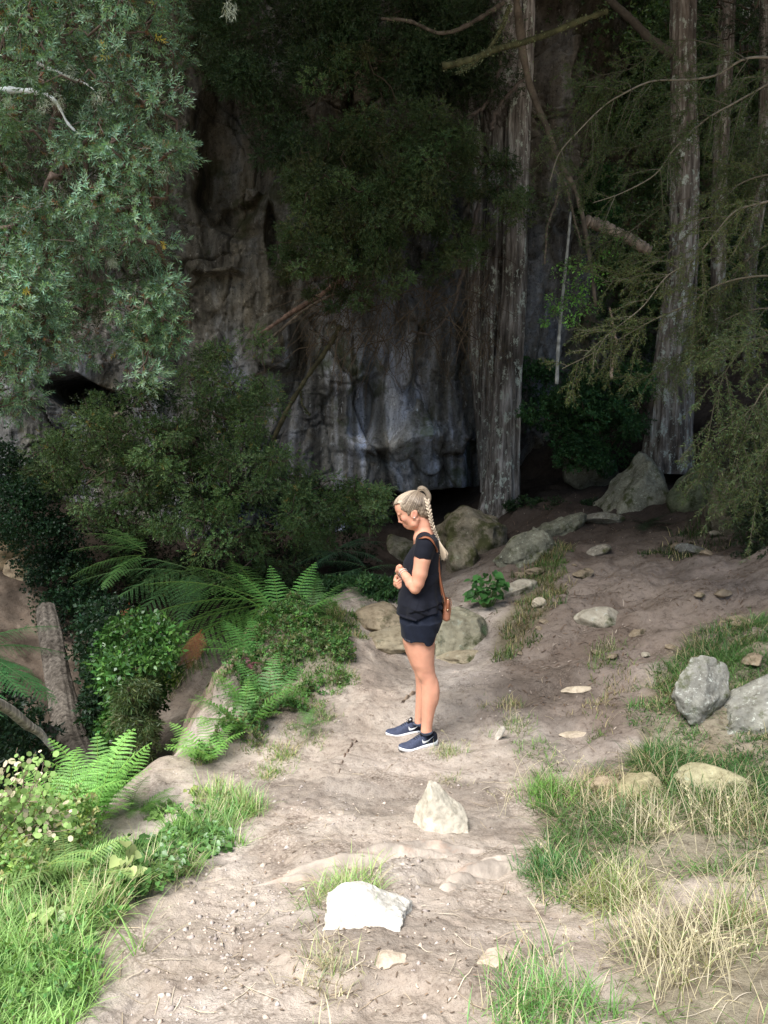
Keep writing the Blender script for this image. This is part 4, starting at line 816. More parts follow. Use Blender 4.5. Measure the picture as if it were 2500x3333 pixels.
bushes('background_foliage', 'dark mass of undergrowth on the slope behind the trees', 'undergrowth', [(1700, -150), (2650, -150), (2650, 1480), (2250, 1420), (2000, 1330), (1700, 1330)], 14.2, 16.5, 420, .25, .6, 60, [(.09, .16, .06), (.12, .20, .075), (.035, .06, .025)], 61, .08, .032, 6, .12, 0, 'stuff')
bushes('cliff_top_foliage', 'very dark foliage hanging over the top of the cliff', 'foliage', [(640, -150), (1650, -150), (1620, 330), (1320, 330), (1060, 400), (960, 560), (860, 520), (830, 330), (700, 250), (660, 100)], 10.8, 12.4, 330, .16, .38, 70, [(.06, .11, .048), (.08, .14, .06), (.04, .055, .025)], 62, .045, .015, 8, .09, .65, 'stuff')
bushes('shrub', 'dark glossy shrub in the hollow between the two big trees', 'shrub', [(1700, 1190), (1850, 1210), (2080, 1200), (2110, 1300), (2050, 1480), (1960, 1540), (1850, 1500), (1720, 1380)], 11.2, 12.6, 90, .12, .28, 70, [(.05, .13, .045), (.075, .17, .055), (.03, .07, .025)], 63, .055, .024, 5, .05)
bushes('shrub', 'bright leafy shrub low under the sapling, right of the double stems', 'shrub', [(1930, 560), (2060, 560), (2060, 720), (1960, 760), (1910, 660)], 12.0, 12.8, 26, .1, .24, 70, [(.04, .10, .03), (.03, .08, .02)], 64, .05, .022, 5, .05)
bushes('shrub', 'grey-leaved scrambling shrub at the right edge above the pale-cracked boulder', 'shrub', [(2300, 1250), (2600, 1200), (2600, 1700), (2450, 1640), (2350, 1500)], 7.6, 8.6, 70, .10, .22, 60, [(.08, .11, .06), (.06, .085, .035), (.11, .12, .07)], 65, .03, .012, 7, .05)
bushes('shrub', 'small dark-leaved shrub below the right-edge boulder', 'shrub', [(2380, 1640), (2600, 1600), (2600, 1830), (2450, 1840), (2400, 1760)], 7.4, 8.2, 40, .07, .16, 60, [(.06, .09, .045), (.045, .07, .03)], 66, .028, .013, 7, .04)
bushes('shrub', 'broad-leaved bright green bush clinging above the gully, left of the earth mound', 'shrub', [(350, 2060), (450, 2010), (560, 2060), (560, 2150), (510, 2260), (470, 2320), (420, 2480), (340, 2450), (370, 2280), (330, 2180)], 5.9, 7.3, 110, .04, .15, 34, [(.07, .17, .035), (.10, .23, .05), (.045, .11, .03)], 67, .055, .026, 4, .06, .42, mat='leafgloss')
bushes('shrub', 'pale drooping-leaved shrub hanging down the gully side of the earth mound', 'shrub', [(410, 2230), (500, 2200), (490, 2300), (480, 2430), (440, 2480), (400, 2400)], 5.6, 6.1, 40, .05, .12, 50, [(.12, .18, .07), (.08, .14, .045), (.16, .17, .08)], 68, .055, .010, 6, .05, up=-.9)
bushes('ivy', 'dark ivy matting the gully side on the far left', 'ivy', [(-150, 1350), (60, 1500), (160, 1620), (260, 1750), (330, 1950), (330, 2250), (360, 2560), (250, 2560), (200, 2300), (130, 1950), (60, 1780), (-150, 1700)], 8.9, 10.4, 230, .12, .3, 60, [(.018, .05, .022), (.028, .07, .03), (.012, .03, .014)], 69, .035, .026, 4, .03, 0, 'stuff')
bushes('ivy', 'near-black creepers between the leaning log and the broad-leaved bush', 'ivy', [(300, 1990), (370, 1980), (420, 2250), (420, 2560), (330, 2600), (300, 2350)], 6.4, 7.6, 90, .10, .24, 50, [(.022, .055, .024), (.035, .08, .035), (.012, .026, .012)], 74, .045, .024, 5, .05, 0, 'stuff')
bushes('ivy', 'dark ferny growth filling the black hollow at the left edge', 'ivy', [(-300, 2260), (60, 2260), (100, 2360), (140, 2600), (-300, 2640)], 5.6, 7.4, 110, .12, .3, 50, [(.018, .045, .022), (.028, .06, .028), (.012, .022, .012)], 73, .05, .02, 5, .05, 0, 'stuff')
bushes('ivy', 'dark ivy and creepers at the foot of the cliff behind the middle tree', 'ivy', [(250, 1300), (560, 1250), (900, 1540), (1200, 1640), (1200, 1900), (800, 2050), (300, 1950)], 10.0, 11.6, 260, .15, .34, 50, [(.018, .042, .018), (.028, .055, .022), (.03, .035, .015)], 70, .035, .018, 5, .04, 0, 'stuff')
bushes('ground_cover', 'low leafy ground cover along the top of the bank left of the woman', 'ground cover', [(1000, 1900), (1180, 1890), (1300, 1900), (1290, 1960), (1180, 1990), (1050, 1990), (960, 1980)], 7.7, 8.3, 110, .05, .12, 45, [(.05, .12, .035), (.07, .15, .05), (.035, .08, .03)], 71, .04, .020, 5, .04, 0, 'stuff', up=.5)
bushes('ground_cover', 'creeping leaves over the bank below the fern fronds', 'ground cover', [(1620, 1640), (1800, 1630), (1960, 1640), (1920, 1700), (1750, 1720)], 11.0, 11.9, 60, .05, .14, 45, [(.03, .06, .02), (.02, .045, .018)], 72, .035, .018, 5, .04, 0, 'stuff', up=.4)

# --- unseen canopy above the frame, added to shade the cliff, slope and path
r = np.random.default_rng(109)
def canopy(name, lab, cen, rad, n, seed):
    r = np.random.default_rng(seed); cen = np.array(cen, float); q = cen + rand_unit(r, n) * np.array(rad) * (r.random((n, 1)) ** .4)
    zmin = 2.0 + .56 * q[:, 1] + .10 * np.abs(q[:, 0]) + .5; k = q[:, 2] > zmin; q = q[k]; n = len(q)
    V, Q, CC = leaf_quads(q, rand_unit(r, n) * [1, 1, .4], unit(r.normal(0, .5, (n, 3)) + [0, 0, 1]), r.uniform(.22, .42, n), r.uniform(.14, .24, n), np.array([.035, .06, .025]) * r.uniform(.6, 1.4, (n, 1)), .2); g = Geo(); g.add(V, Q, None, CC)
    tr = thing('unseen_shade_tree', lab, 'tree', (cen[0] * 1.6, max(cen[1] + 3, 15.5), 3.0)); g.obj('crown', M['leaf'], tr)
    g = Geo(); b = np.array(tr.location); trunk(g, [b - [0, 0, 1], b + (cen - b) * .4 + [0, 0, 1], cen], [.3, .22, .12], seed, n=40, sides=24); g.obj('trunk', M['bark'], tr)
canopy('c', 'unseen high crown added to shade the middle of the cliff', (1.2, 5.5, 12.0), (6.8, 7.0, 4.8), 19000, 81)
canopy('c', 'unseen high crown added to shade the right-hand slope', (7.5, 7.6, 11.5), (5.0, 5.2, 5.2), 11000, 82)
canopy('c', 'unseen high crown added to shade the left of the cliff', (-7.0, 11.0, 12.0), (5.0, 3.8, 4.6), 8500, 83)
# ------------------------------------------------------------------ ferns
def frond(g, p0, az, elev, L, W, r, col, droop=1.0, npn=22, fine=True):
    """one fern frond: arching rachis, tapering pinnae, each cut into pinnules"""
    n = 24; t = np.linspace(0, 1, n); el = elev - droop * t * 1.1; dh = np.cos(el) * L / n; dz = np.sin(el) * L / n
    h = np.concatenate([[0], dh.cumsum()[:-1]]); z = np.concatenate([[0], dz.cumsum()[:-1]]); sw = r.normal(0, .12)
    a = az + sw * t; P = np.stack([p0[0] + h * np.cos(a), p0[1] + h * np.sin(a), p0[2] + z], -1); tg = unit(np.gradient(P, axis=0)); side = unit(np.cross(tg, [0, 0, 1.])); up = np.cross(side, tg)
    tube(g, P, np.linspace(.0035, .0012, n) * (L / .6), 4, np.array(col) * np.array([1.2, .9, .7]), False)
    u = np.linspace(.14, .985, npn); Pi = np.stack([np.interp(u, t, P[:, k]) for k in range(3)], -1); Ti = unit(np.stack([np.interp(u, t, tg[:, k]) for k in range(3)], -1)); Si = unit(np.stack([np.interp(u, t, side[:, k]) for k in range(3)], -1)); Ui = np.cross(Si, Ti)
    w = W * np.minimum(1, (u - .02) / .22) * (1 - u) ** .62 * 1.25
    gap = L * (u[1] - u[0]); m = 11
    for s in (-1, 1):
        D = unit(Si * s + Ti * .45 + Ui * r.normal(.0, .08, (npn, 1)) - np.array([0, 0, .12])); v = (np.arange(m) + .5) / m
        w_ = w * r.uniform(.88, 1.08, npn)
        Q0 = Pi[:, None] + D[:, None] * (w_[:, None] * v[None])[..., None] - np.array([0, 0, 1.]) * (w_[:, None] * v[None] ** 2 * .18)[..., None]
        plen = gap * .36 * (1 - v[None] ** 1.6 * .75) * np.ones((npn, 1)); cj = np.array(col) * r.uniform(.8, 1.25, (npn, 1, 1)) * (1 + .1 * r.normal(size=(npn, m, 1)))
        E = unit(np.cross(D, Ui))
        for s2 in (-1, 1):
            PD = unit(E * s2 + D * .55)[:, None].repeat(m, 1)
            V, Q, CC = leaf_quads(Q0.reshape(-1, 3), PD.reshape(-1, 3), Ui[:, None].repeat(m, 1).reshape(-1, 3), plen.ravel(), (w_[:, None] / m * 1.15 * np.ones((1, m))).ravel(), cj.reshape(-1, 3), .05); g.add(V, Q, None, CC)
def fern(lab, base, spec, col, seed, W=.3, L=.6, droop=1.0, npn=22, name='fern', mat='leaf', cat='fern', up=.0):
    """spec: list of azimuth (deg, 0 = right, 90 = away, 270 = toward camera), elevation, scale"""
    r = np.random.default_rng(seed); base = np.array(base, float) + [0, 0, up]; T = thing(name, lab, cat, tuple(base))
    for az, el, s in spec:
        g = Geo(); frond(g, base + r.normal(0, .02, 3), math.radians(az), math.radians(el), L * s, W * s * .5, r, np.clip(np.array(col) * r.uniform(.85, 1.2), 0, 1), droop, npn); g.obj('frond', M[mat], T)
    return T
bright = (.23, .48, .115); mid = (.12, .27, .06); dark = (.045, .115, .035); vdark = (.03, .07, .035)
fern('big bright green fern on the ledge at the lower left', G(300, 2700) + [0, .1, 0], [(200, 75, 1), (150, 72, 1.0), (20, 74, 1.0), (60, 76, 1.1), (100, 82, 1.0), (330, 60, .7), (250, 60, .7), (0, 66, .85), (170, 60, .8), (45, 66, 1.0), (290, 50, .7), (80, 72, 1.1), (190, 45, .7)], bright, 1, .26, .50, .75, 19)
fern('darker green fern at the right shoulder of the big bright one', G(420, 2690) + [0, .1, 0], [(10, 50, 1), (40, 60, 1), (80, 65, .9), (330, 40, .8), (130, 60, .8), (290, 45, .7)], mid, 2, .18, .28)
fern('bright fern with upright fronds at the left edge behind the cream leaves', G(150, 2760) + [0, .2, 0], [(160, 70, 1), (100, 75, 1.1), (30, 60, 1), (210, 60, 1), (60, 70, 1), (300, 50, .8)], bright, 3, .26, .42)
fern('yellow-green fern drooping over the lower left grass', G(240, 2880), [(260, 50, 1), (300, 45, 1), (230, 50, 1), (340, 50, .9), (30, 60, .9), (120, 70, .8), (180, 55, 1)], (.30, .46, .16), 4, .22, .36)
fern('fern at the foot of the cream-leaved bush', G(90, 2900), [(250, 50, 1), (290, 50, 1), (330, 55, 1), (20, 60, 1), (200, 50, .9), (90, 70, .8)], (.25, .42, .14), 5, .22, .36)
fern('small bright fern beside the lower path, right of the earth mound', G(690, 2490) + [0, 0, .02], [(180, 45, 1), (150, 60, 1), (210, 45, .9), (110, 72, .9), (60, 66, .8), (240, 45, .9), (20, 60, .8), (280, 45, .7), (165, 38, 1)], bright, 6, .22, .38, .8, 15)
fern('mid green fern behind the small bright one, touching the earth mound', G(800, 2400) + [0, 0, .04], [(170, 48, 1), (200, 42, 1), (140, 62, 1), (90, 72, .9), (230, 40, .9), (30, 60, .9), (260, 45, .8), (330, 50, .7), (185, 60, .9)], mid, 7, .25, .48, .8, 16)
fern('dark fern on the grassy bank above the mid green one', G(880, 2330) + [0, 0, .05], [(180, 50, 1), (210, 42, 1), (150, 62, 1), (40, 60, .9), (250, 45, .8), (0, 48, .9), (95, 70, .9)], (.09, .23, .06), 8, .23, .44, .8, 15)
fern('bright bracken standing at the top of the bank, tallest of the bank ferns', G(900, 2080) + [0, .3, -.05], [(100, 75, 1), (60, 70, 1), (150, 65, 1), (30, 55, 1), (200, 60, .9), (0, 50, .9), (250, 55, .8), (300, 50, .9)], (.12, .30, .07), 9, .32, .75, .7, 19)
fern('bracken with long pinnae on the front of the bank, left side', G(850, 2180) + [0, .1, 0], [(180, 50, 1), (210, 45, 1), (150, 60, 1), (110, 65, .9), (60, 60, .9), (20, 50, .8), (250, 40, .9)], (.10, .26, .065), 10, .30, .58, .8, 17)
fern('bracken in the middle of the bank behind the dry grass', G(1010, 2040) + [0, .2, 0], [(90, 70, 1), (40, 60, 1), (140, 60, 1), (10, 50, 1), (190, 50, 1), (300, 40, .8)], (.085, .20, .05), 11, .26, .48, .8, 16)
fern('low dark bracken at the right end of the bank, just left of her shorts', G(1200, 1975) + [0, .15, 0], [(180, 50, 1), (150, 50, 1), (0, 50, 1), (40, 50, 1), (250, 40, .9), (300, 40, .8), (90, 60, 1)], (.055, .14, .05), 12, .24, .42, .8)
fern('large dark tree-fern crown spreading toward the gully', pt(860, 1960, 7.6), [(190, 10, 1.15), (205, 0, 1.2), (222, -8, 1.15), (238, -12, 1.1), (172, 22, 1.05), (254, -15, .95), (150, 30, .9), (275, -10, .7), (180, -5, 1.1), (120, 35, .8)], (.09, .20, .045), 13, .62, 1.25, .55, 21, 'tree_fern', cat='tree fern')
fern('shadowed tree-fern fronds drooping left of the dark tree fern', pt(640, 1860, 8.6), [(190, 15, 1.1), (215, 0, 1.1), (240, -10, 1), (170, 20, 1), (265, -10, .8), (290, 0, .7)], (.06, .14, .05), 14, .60, 1.25, .6, 20, 'tree_fern', cat='tree fern')
fern('dark fern fronds fanning out under the middle tree on the left', pt(480, 1800, 8.8), [(185, 20, 1), (210, 5, 1), (240, -5, .9), (160, 30, 1), (140, 40, .9)], (.08, .18, .05), 15, .45, .85, .6, 19)
fern('blue-green fern fronds reaching right toward the woman\'s chest', pt(1100, 1795, 8.9), [(8, 22, 1.0), (20, 30, .9), (-10, 5, .9), (-30, -5, .7), (180, 10, .8), (200, 0, .9), (230, -8, .8), (40, 30, .8), (165, 15, .8)], (.07, .16, .09), 16, .34, .62, .55, 18)
fern('dark fern in the shade left of the woman\'s waist', pt(1190, 1860, 8.5), [(190, 10, 1), (165, 20, 1), (215, 0, .9), (20, 20, .8), (340, 5, .8), (250, -5, .7)], (.055, .13, .06), 17, .32, .60, .6, 17)
fern('large shadowed fern hanging in at the left edge', pt(-110, 2120, 5.6), [(10, 10, 1), (-20, -5, 1.1), (-45, -15, 1.1), (30, 25, .9), (-70, -20, .9), (0, -10, 1.1), (-35, 0, 1)], (.05, .15, .05), 18, .40, .72, .6, 22)
fern('dark fern hugging the base of the big lichen boulder', G(2110, 1715) + [0, .05, 0], [(200, 30, 1), (230, 20, 1), (260, 15, 1), (290, 15, 1), (320, 20, 1), (350, 30, 1), (170, 40, .8), (20, 45, .8), (275, 35, .9)], (.022, .05, .022), 19, .22, .50, .7)
fern('small shaded fern at the foot of the plant with heart-shaped leaves', G(1560, 2030), [(170, 40, 1), (200, 30, 1), (230, 20, 1), (270, 20, .9), (140, 50, .9), (30, 40, .8)], (.035, .09, .04), 20, .16, .34)
fern('cinnamon-brown dead fern fronds hanging under the dark tree fern', pt(660, 2050, 7.0), [(235, -30, 1), (255, -40, 1), (215, -35, .9), (275, -35, .8)], (.20, .095, .045), 21, .22, .40, .3, 18, 'dead_fern', 'leafdry')
fern('reddish dead frond in the dark gap farther left', pt(420, 1960, 7.9), [(230, -40, 1), (260, -50, 1), (290, -40, .8)], (.22, .10, .05), 22, .24, .45, .3, 18, 'dead_fern', 'leafdry')
fern('dull pink-leaved plant on the bank beside the earth mound', G(800, 2170) + [0, -.02, .02], [(180, 40, 1), (210, 20, 1), (250, 10, 1), (300, 20, 1), (0, 30, 1), (90, 60, 1)], (.34, .12, .17), 23, .09, .13, .8, 9, 'pink_plant', cat='plant')
fern('drooping grey-green fern down the side of the earth mound', G(790, 2250), [(230, 10, 1), (260, 0, 1), (290, 5, 1), (200, 20, 1), (320, 10, .9), (180, 40, .8)], (.10, .15, .065), 24, .10, .30, .9, 18)
fern('small fern sprouting from the path-side grass strip', G(1010, 2380), [(180, 40, 1), (120, 60, 1), (60, 60, 1), (0, 50, 1), (250, 40, 1)], (.10, .22, .06), 25, .12, .20)

# ------------------------------------------------------------------ leafy plants
def strap(lab, base, n, L, W, col, seed, name='grass_tuft', cat='grass tuft', spread=.9, mat='leaf', stems=0, up=0.0, drycol=None, dry=0.0, rad=.05):
    r = np.random.default_rng(seed); base = np.array(base, float); T = None; g = Geo()
    p = base + np.stack([r.normal(0, rad, n), r.normal(0, rad, n), np.zeros(n)], -1); p[:, 2] = (H(p[:, 0], p[:, 1]) - .01) if up == 0 else base[2]
    az = r.uniform(0, 6.28, n); c = np.array(col) * r.uniform(.6, 1.35, (n, 1)) * np.stack([r.uniform(.85, 1.25, n), np.ones(n), r.uniform(.8, 1.1, n)], -1)
    if dry: k = r.random(n) < dry; c[k] = np.array(drycol if drycol else (.55, .49, .33)) * r.uniform(.7, 1.2, (k.sum(), 1))
    blades(g, p, az, L * r.uniform(.5, 1.2, n), W * r.uniform(.7, 1.2, n), r.uniform(.15, spread, n), r.uniform(.4, 1.5, n), c)
    o = g.obj(name, M[mat], None, base); return tag(o, lab, cat)
def blades(g, P, az, L, W, lean, bend, C, seg=4):
    """curved tapering blades"""
    n = len(P); t = np.linspace(0, 1, seg + 1); th = lean[:, None] + bend[:, None] * t[None] ; ds = L[:, None] / seg
    h = np.concatenate([np.zeros((n, 1)), (np.sin(th[:, :-1]) * ds).cumsum(1)], 1); z = np.concatenate([np.zeros((n, 1)), (np.cos(th[:, :-1]) * ds).cumsum(1)], 1)
    ca, sa = np.cos(az)[:, None], np.sin(az)[:, None]; c0 = P[:, None] + np.stack([h * ca, h * sa, z], -1); S = np.stack([-np.sin(az), np.cos(az), 0 * az], -1)[:, None]
    w = W[:, None] * (1 - t[None] ** 1.7) * .5 + .0002; A = c0 + S * w[..., None]; B = c0 - S * w[..., None]; V = np.stack([A, B], 2).reshape(-1, 3); m = 2 * (seg + 1)
    i = np.arange(n)[:, None] * m + np.arange(seg)[None] * 2; Q = np.stack([i, i + 1, i + 3, i + 2], -1).reshape(-1, 4)
    g.add(V, Q, None, np.repeat(C, m, 0))
def scatter(poly, dens, r, edge=.05, gs=3.0, gap=-.2):
    lo, hi = poly.min(0), poly.max(0); n = int(dens * np.prod(hi - lo)); p = r.uniform(lo - edge, hi + edge, (n, 2)); d = pdist(p[:, 0], p[:, 1], poly) + edge * 1.6 * noise3(np.c_[p * 6, 0 * p[:, :1]], 5)
    cl = noise3(np.c_[p * gs, 0 * p[:, :1]], 77) + .6 * noise3(np.c_[p * gs * 3, 0 * p[:, :1]], 78); k = (d > 0) & (cl > gap + r.normal(0, .2, n)); p = p[k]; return p, cl[k]
def turf(lab, poly, dens, L, W, cols, seed, dry=.15, drycol=(.58, .50, .27), lean=(.1, .9), gap=-.3, lenvar=.5, flow=None, near=2.2):
    r = np.random.default_rng(seed); p, cl = scatter(poly, dens, r, edge=.11, gap=gap); k = np.hypot(p[:, 0], p[:, 1]) > 1.9; p, cl = p[k], cl[k]; k = p[:, 1] > near - .3; p, cl = p[k], cl[k]
    n = len(p); z = H(p[:, 0], p[:, 1]) - .008; P = np.c_[p, z]; az = r.uniform(0, 6.28, n)
    if flow is not None: az = flow + r.normal(0, .9, n)
    tuft = noise3(np.c_[p * 2.3, 0 * z], 79); cols = np.array(cols); w = sstep(-.5, .5, tuft + r.normal(0, .25, n))[:, None]; c = cols[0] * (1 - w) + cols[1] * w; c = c * r.uniform(.6, 1.4, (n, 1))
    dm = dry * (1 + 2.0 * np.clip(noise3(np.c_[p * 1.7, 0 * z], 80), -.45, 1)); dk = r.random(n) < dm; c[dk] = np.array(drycol) * r.uniform(.6, 1.25, (dk.sum(), 1))
    Ls = L * (.55 + .6 * np.clip(cl + .4, 0, 1.2)) * r.uniform(1 - lenvar, 1 + lenvar * .6, n); Ls[dk] *= 1.15
    g = Geo(); blades(g, P, az, Ls, W * r.uniform(.6, 1.25, n), r.uniform(*lean, n), r.uniform(.3, 1.5, n), c, 3); o = g.obj('grass', M['leaf'], None, (p[:, 0].mean(), p[:, 1].mean(), z.mean())); return tag(o, lab, 'grass', None, 'stuff')
gr1 = [(.16, .30, .06), (.26, .44, .11)]
turf('lush light grass along the lower left edge of the path', GR_LEFT, 9000, .16, .0045, [(.20, .40, .09), (.32, .52, .17)], 1, .20, (.62, .58, .34), (.1, 1.0), -.55)
turf('short grass on the narrow strip between the two paths', GR_STRIP, 8000, .08, .004, gr1, 2, .3, gap=-.8)
turf('rough grass and weeds over the bank behind the earth mound', GR_BANK, 6500, .085, .0055, [(.12, .23, .05), (.18, .33, .085)], 3, .16, (.42, .36, .17), gap=-.7)
turf('deep green grass over the right-hand slope, drying toward the front', GR_RIGHT, 4300, .13, .0042, [(.09, .17, .05), (.15, .27, .08)], 4, .26, (.50, .43, .26), (.4, 1.3), -.35)
turf('deep green grass surrounding the grey stones at the right edge', gpoly([(2050, 2580), (2080, 2300), (2150, 2170), (2280, 2070), (2550, 2010), (2900, 2060), (2900, 2620)]), 5200, .14, .005, [(.06, .15, .04), (.10, .22, .06)], 14, .10, (.42, .36, .2), (.4, 1.2), -.9)
turf('thin bleached grass over the lower right ground', GR_RLOW, 2300, .13, .0035, [(.16, .25, .08), (.22, .33, .11)], 5, .38, (.70, .61, .38), (.3, 1.3), -.1)
turf('dry and green grass by the bottom edge right of centre', GR_CORNER, 4200, .13, .004, [(.16, .34, .09), (.22, .40, .12)], 6, .35, (.72, .62, .38), gap=-.5)
turf('sparse grass growing along the right side of the white stone', GR_PATHR, 3600, .10, .0035, [(.22, .34, .12), (.30, .42, .18)], 7, .45, (.70, .62, .42), gap=-.15)
turf('olive grass along the ridge of the right bank', GR_BANK2, 3200, .12, .007, [(.07, .13, .035), (.11, .18, .05)], 8, .2, (.32, .27, .13), gap=-.6)
turf('grass patch right of the woman\'s knees', GR_A, 5200, .085, .004, [(.14, .26, .06), (.19, .33, .09)], 9, .3, (.50, .43, .24), gap=-.35)
turf('thin grass trailing up the middle of the brown slope', GR_B, 2600, .09, .005, [(.10, .17, .045), (.14, .22, .06)], 10, .35, (.42, .35, .19), gap=-.25)
turf('dark grass at the top right of the brown slope', GR_FAR, 1600, .13, .009, [(.04, .075, .022), (.06, .10, .03)], 11, .1, gap=-.5)
# leafy weeds carpeting the bank
def weeds(lab, poly, n, ls, cols, seed, h=.08):
    r = np.random.default_rng(seed); p, cl = scatter(poly, n, r, gap=-.4, gs=4); m = len(p); z = H(p[:, 0], p[:, 1]); P = np.c_[p, z + h * r.random(m) * (.6 + .8 * np.clip(cl, -.5, .8))]
    g = Geo(); sprigs(g, P, r.normal(0, .5, (m, 3)) + [0, -.3, .8], r, 6, .03, ls, ls * .5, 1.1, np.array(cols)[r.integers(len(cols), size=m)] * r.uniform(.6, 1.3, (m, 1))); return tag(g.obj('weeds', M['leaf'], None, (p[:, 0].mean(), p[:, 1].mean(), z.mean())), lab, 'weeds', None, 'stuff')
weeds('mixed leafy weeds carpeting the bank left of the woman', GR_BANK, 2600, .030, [(.085, .19, .05), (.13, .27, .07), (.16, .19, .08)], 21, .14)
weeds('yellow-green weeds around the cream-leaved bush', gpoly([(-400, 2900), (-400, 2640), (100, 2640), (300, 2760), (260, 2900), (100, 2980)]), 3000, .030, [(.28, .42, .12), (.20, .36, .10), (.42, .44, .20)], 23, .22)
weeds('leafy weeds mixed into the lower left grass', GR_LEFT, 900, .030, [(.12, .26, .07), (.20, .38, .12)], 22, .10)
# loose tufts
for (px, py, n, L, lab, col, dry) in (
 (700, 2700, 500, .15, 'light grass tuft where the lower left grass narrows', (.26, .46, .16), .2), (790, 2640, 420, .12, 'light grass tuft at the upper tip of the lower left grass', (.24, .44, .15), .25), (560, 2830, 420, .13, 'pale-edged tuft along the path side of the lower left grass', (.30, .46, .18), .45),
 (880, 2520, 200, .07, 'low tuft in the middle of the strip between the two paths', (.2, .34, .1), .3), (1020, 2410, 160, .06, 'low tuft at the top of the strip between the two paths', (.2, .32, .1), .3), (1452, 2460, 170, .085, 'small grass tuft just right of the woman\'s near shoe', (.26, .36, .15), .35), (1460, 2540, 90, .06, 'wispy tuft between the shoes and the pointed stone', (.26, .32, .16), .5),
 (1130, 2900, 420, .13, 'bright grass tuft at the left of the white stone', (.34, .52, .19), .25), (1795, 2840, 700, .10, 'round dark green tuft on the bare ground at the right', (.10, .26, .09), .04),
 (1790, 2590, 420, .15, 'bright tuft with seed heads above the right-hand grass', (.20, .42, .10), .15), (1680, 2370, 150, .10, 'grass tuft on the dirt shelf right of her shins', (.17, .29, .08), .3),
 (1985, 2930, 500, .17, 'yellowing tuft in the middle of the bare right-hand ground', (.26, .36, .12), .5), (2110, 2700, 200, .22, 'straw-coloured tuft arching over the right-hand grass', (.24, .33, .12), .75),
 (2380, 2680, 230, .24, 'tall straw tuft near the right edge', (.24, .34, .12), .75), (2200, 3120, 240, .26, 'bleached straw tuft standing in the lower right', (.26, .36, .14), .8),
 (1740, 3290, 420, .15, 'green tuft with bleached stalks near the bottom edge', (.18, .40, .12), .35), (2400, 3000, 170, .24, 'loose straw tuft at the lower right edge', (.24, .33, .12), .7),
 (1080, 3170, 150, .10, 'pale straggling tuft below the white stone', (.34, .42, .22), .6), (920, 2470, 160, .07, 'low tuft where the grass strip meets the path', (.20, .34, .10), .3), (960, 2380, 120, .07, 'low tuft near the upper end of the grass strip', (.2, .32, .1), .35),
 (640, 2175, 260, .09, 'dry grass fringe on the crown of the earth mound', (.20, .24, .09), .6), (740, 2190, 220, .10, 'greener grass fringe where the mound meets the bank', (.14, .22, .07), .3), (545, 2260, 160, .10, 'grass fringe on the gully side of the earth mound', (.15, .22, .07), .4), (730, 2250, 120, .10, 'little green tuft on the earth mound face', (.12, .22, .05), .2), (1060, 2340, 200, .07, 'grass tuft hugging the bank edge left of her knees', (.16, .28, .08), .3), (1980, 2120, 120, .12, 'tuft with a bent dry stalk in mid slope', (.14, .22, .07), .4), (1790, 1890, 120, .12, 'olive tuft beside the flat pale stone', (.12, .2, .06), .3)):
    strap(lab, G(px, py), n, L, .0036, col, px, dry=dry, rad=.03 + L * .28)
strap('strap-leaved clump growing under the cliff overhang', pt(1068, 1745, 10.2), 60, .75, .012, (.05, .09, .03), 5, 'strap_plant', 'plant', .8, up=1, rad=.05)
strap('long-bladed green tuft beside the earth mound', G(545, 2240) + [0, .1, 0], 150, .26, .010, (.18, .30, .07), 6, 'strap_plant', 'plant', 1.1, dry=.1, rad=.07)
# heart-leaved plant and low weeds
def leafy(lab, base, n, rad, ls, col, seed, name='leafy_plant', cat='plant', hgt=.2, stem=(.12, .2, .06)):
    r = np.random.default_rng(seed); base = np.array(base, float); T = thing(name, lab, cat, tuple(base)); g = Geo(); gs_ = Geo()
    for k in range(n):
        a = r.uniform(0, 6.28); rr = rad * math.sqrt(r.random()); tip = base + [rr * math.cos(a), rr * math.sin(a), hgt * r.uniform(.3, 1.1) * (1 - .4 * rr / rad)]; L = ls * r.uniform(.6, 1.25)
        b0 = base + (tip - base) * [.3, .3, 0]; tube(gs_, [b0, (b0 + tip) / 2 + [0, 0, .02], tip], [.0025, .002, .0015], 4, stem, False)
        D = unit(np.array([math.cos(a), math.sin(a) - .6, -.35]) + r.normal(0, .3, 3)); N = unit(np.array([0, -.5, 1.]) + r.normal(0, .25, 3)); S = unit(np.cross(D, N)); N = np.cross(S, D)
        out = [(0, 0), (-.12, .28), (.05, .50), (.35, .48), (.7, .25), (1, 0), (.7, -.25), (.35, -.48), (.05, -.50), (-.12, -.28)]
        V = [tip + D * L * .4 - N * L * .06] + [tip + D * L * u + S * L * .9 * v + N * L * .12 * abs(v) for u, v in out]; m = len(out)
        g.add(V, None, [(0, 1 + i, 1 + (i + 1) % m) for i in range(m)], np.array(col) * r.uniform(.6, 1.35))
    g.obj('foliage', M['leafgloss'], T); gs_.obj('stem', M['twig'], T)
leafy('plant with heart-shaped leaves just right of the shoulder bag', G(1592, 1992) + [0, .12, .02], 75, .17, .075, (.055, .15, .04), 1, hgt=.40)
leafy('low dark-leaved weed patch along the lower left grass', G(620, 2760), 260, .20, .030, (.09, .19, .055), 2, 'weed', hgt=.07)
leafy('low dark-leaved weed patch nearer the camera in the left grass', G(430, 2840), 260, .22, .030, (.075, .17, .045), 3, 'weed', hgt=.08)
leafy('small-leaved weed between fern and lower path', G(520, 2650), 50, .10, .03, (.16, .26, .08), 4, 'weed', hgt=.05)
leafy('single broad-leaved weed in the lower left grass', G(150, 3060), 12, .06, .055, (.28, .38, .13), 5, 'weed', hgt=.16)
leafy('yellowish weed stalk standing in the left grass', G(410, 2900), 14, .05, .05, (.42, .50, .20), 6, 'weed', hgt=.20)
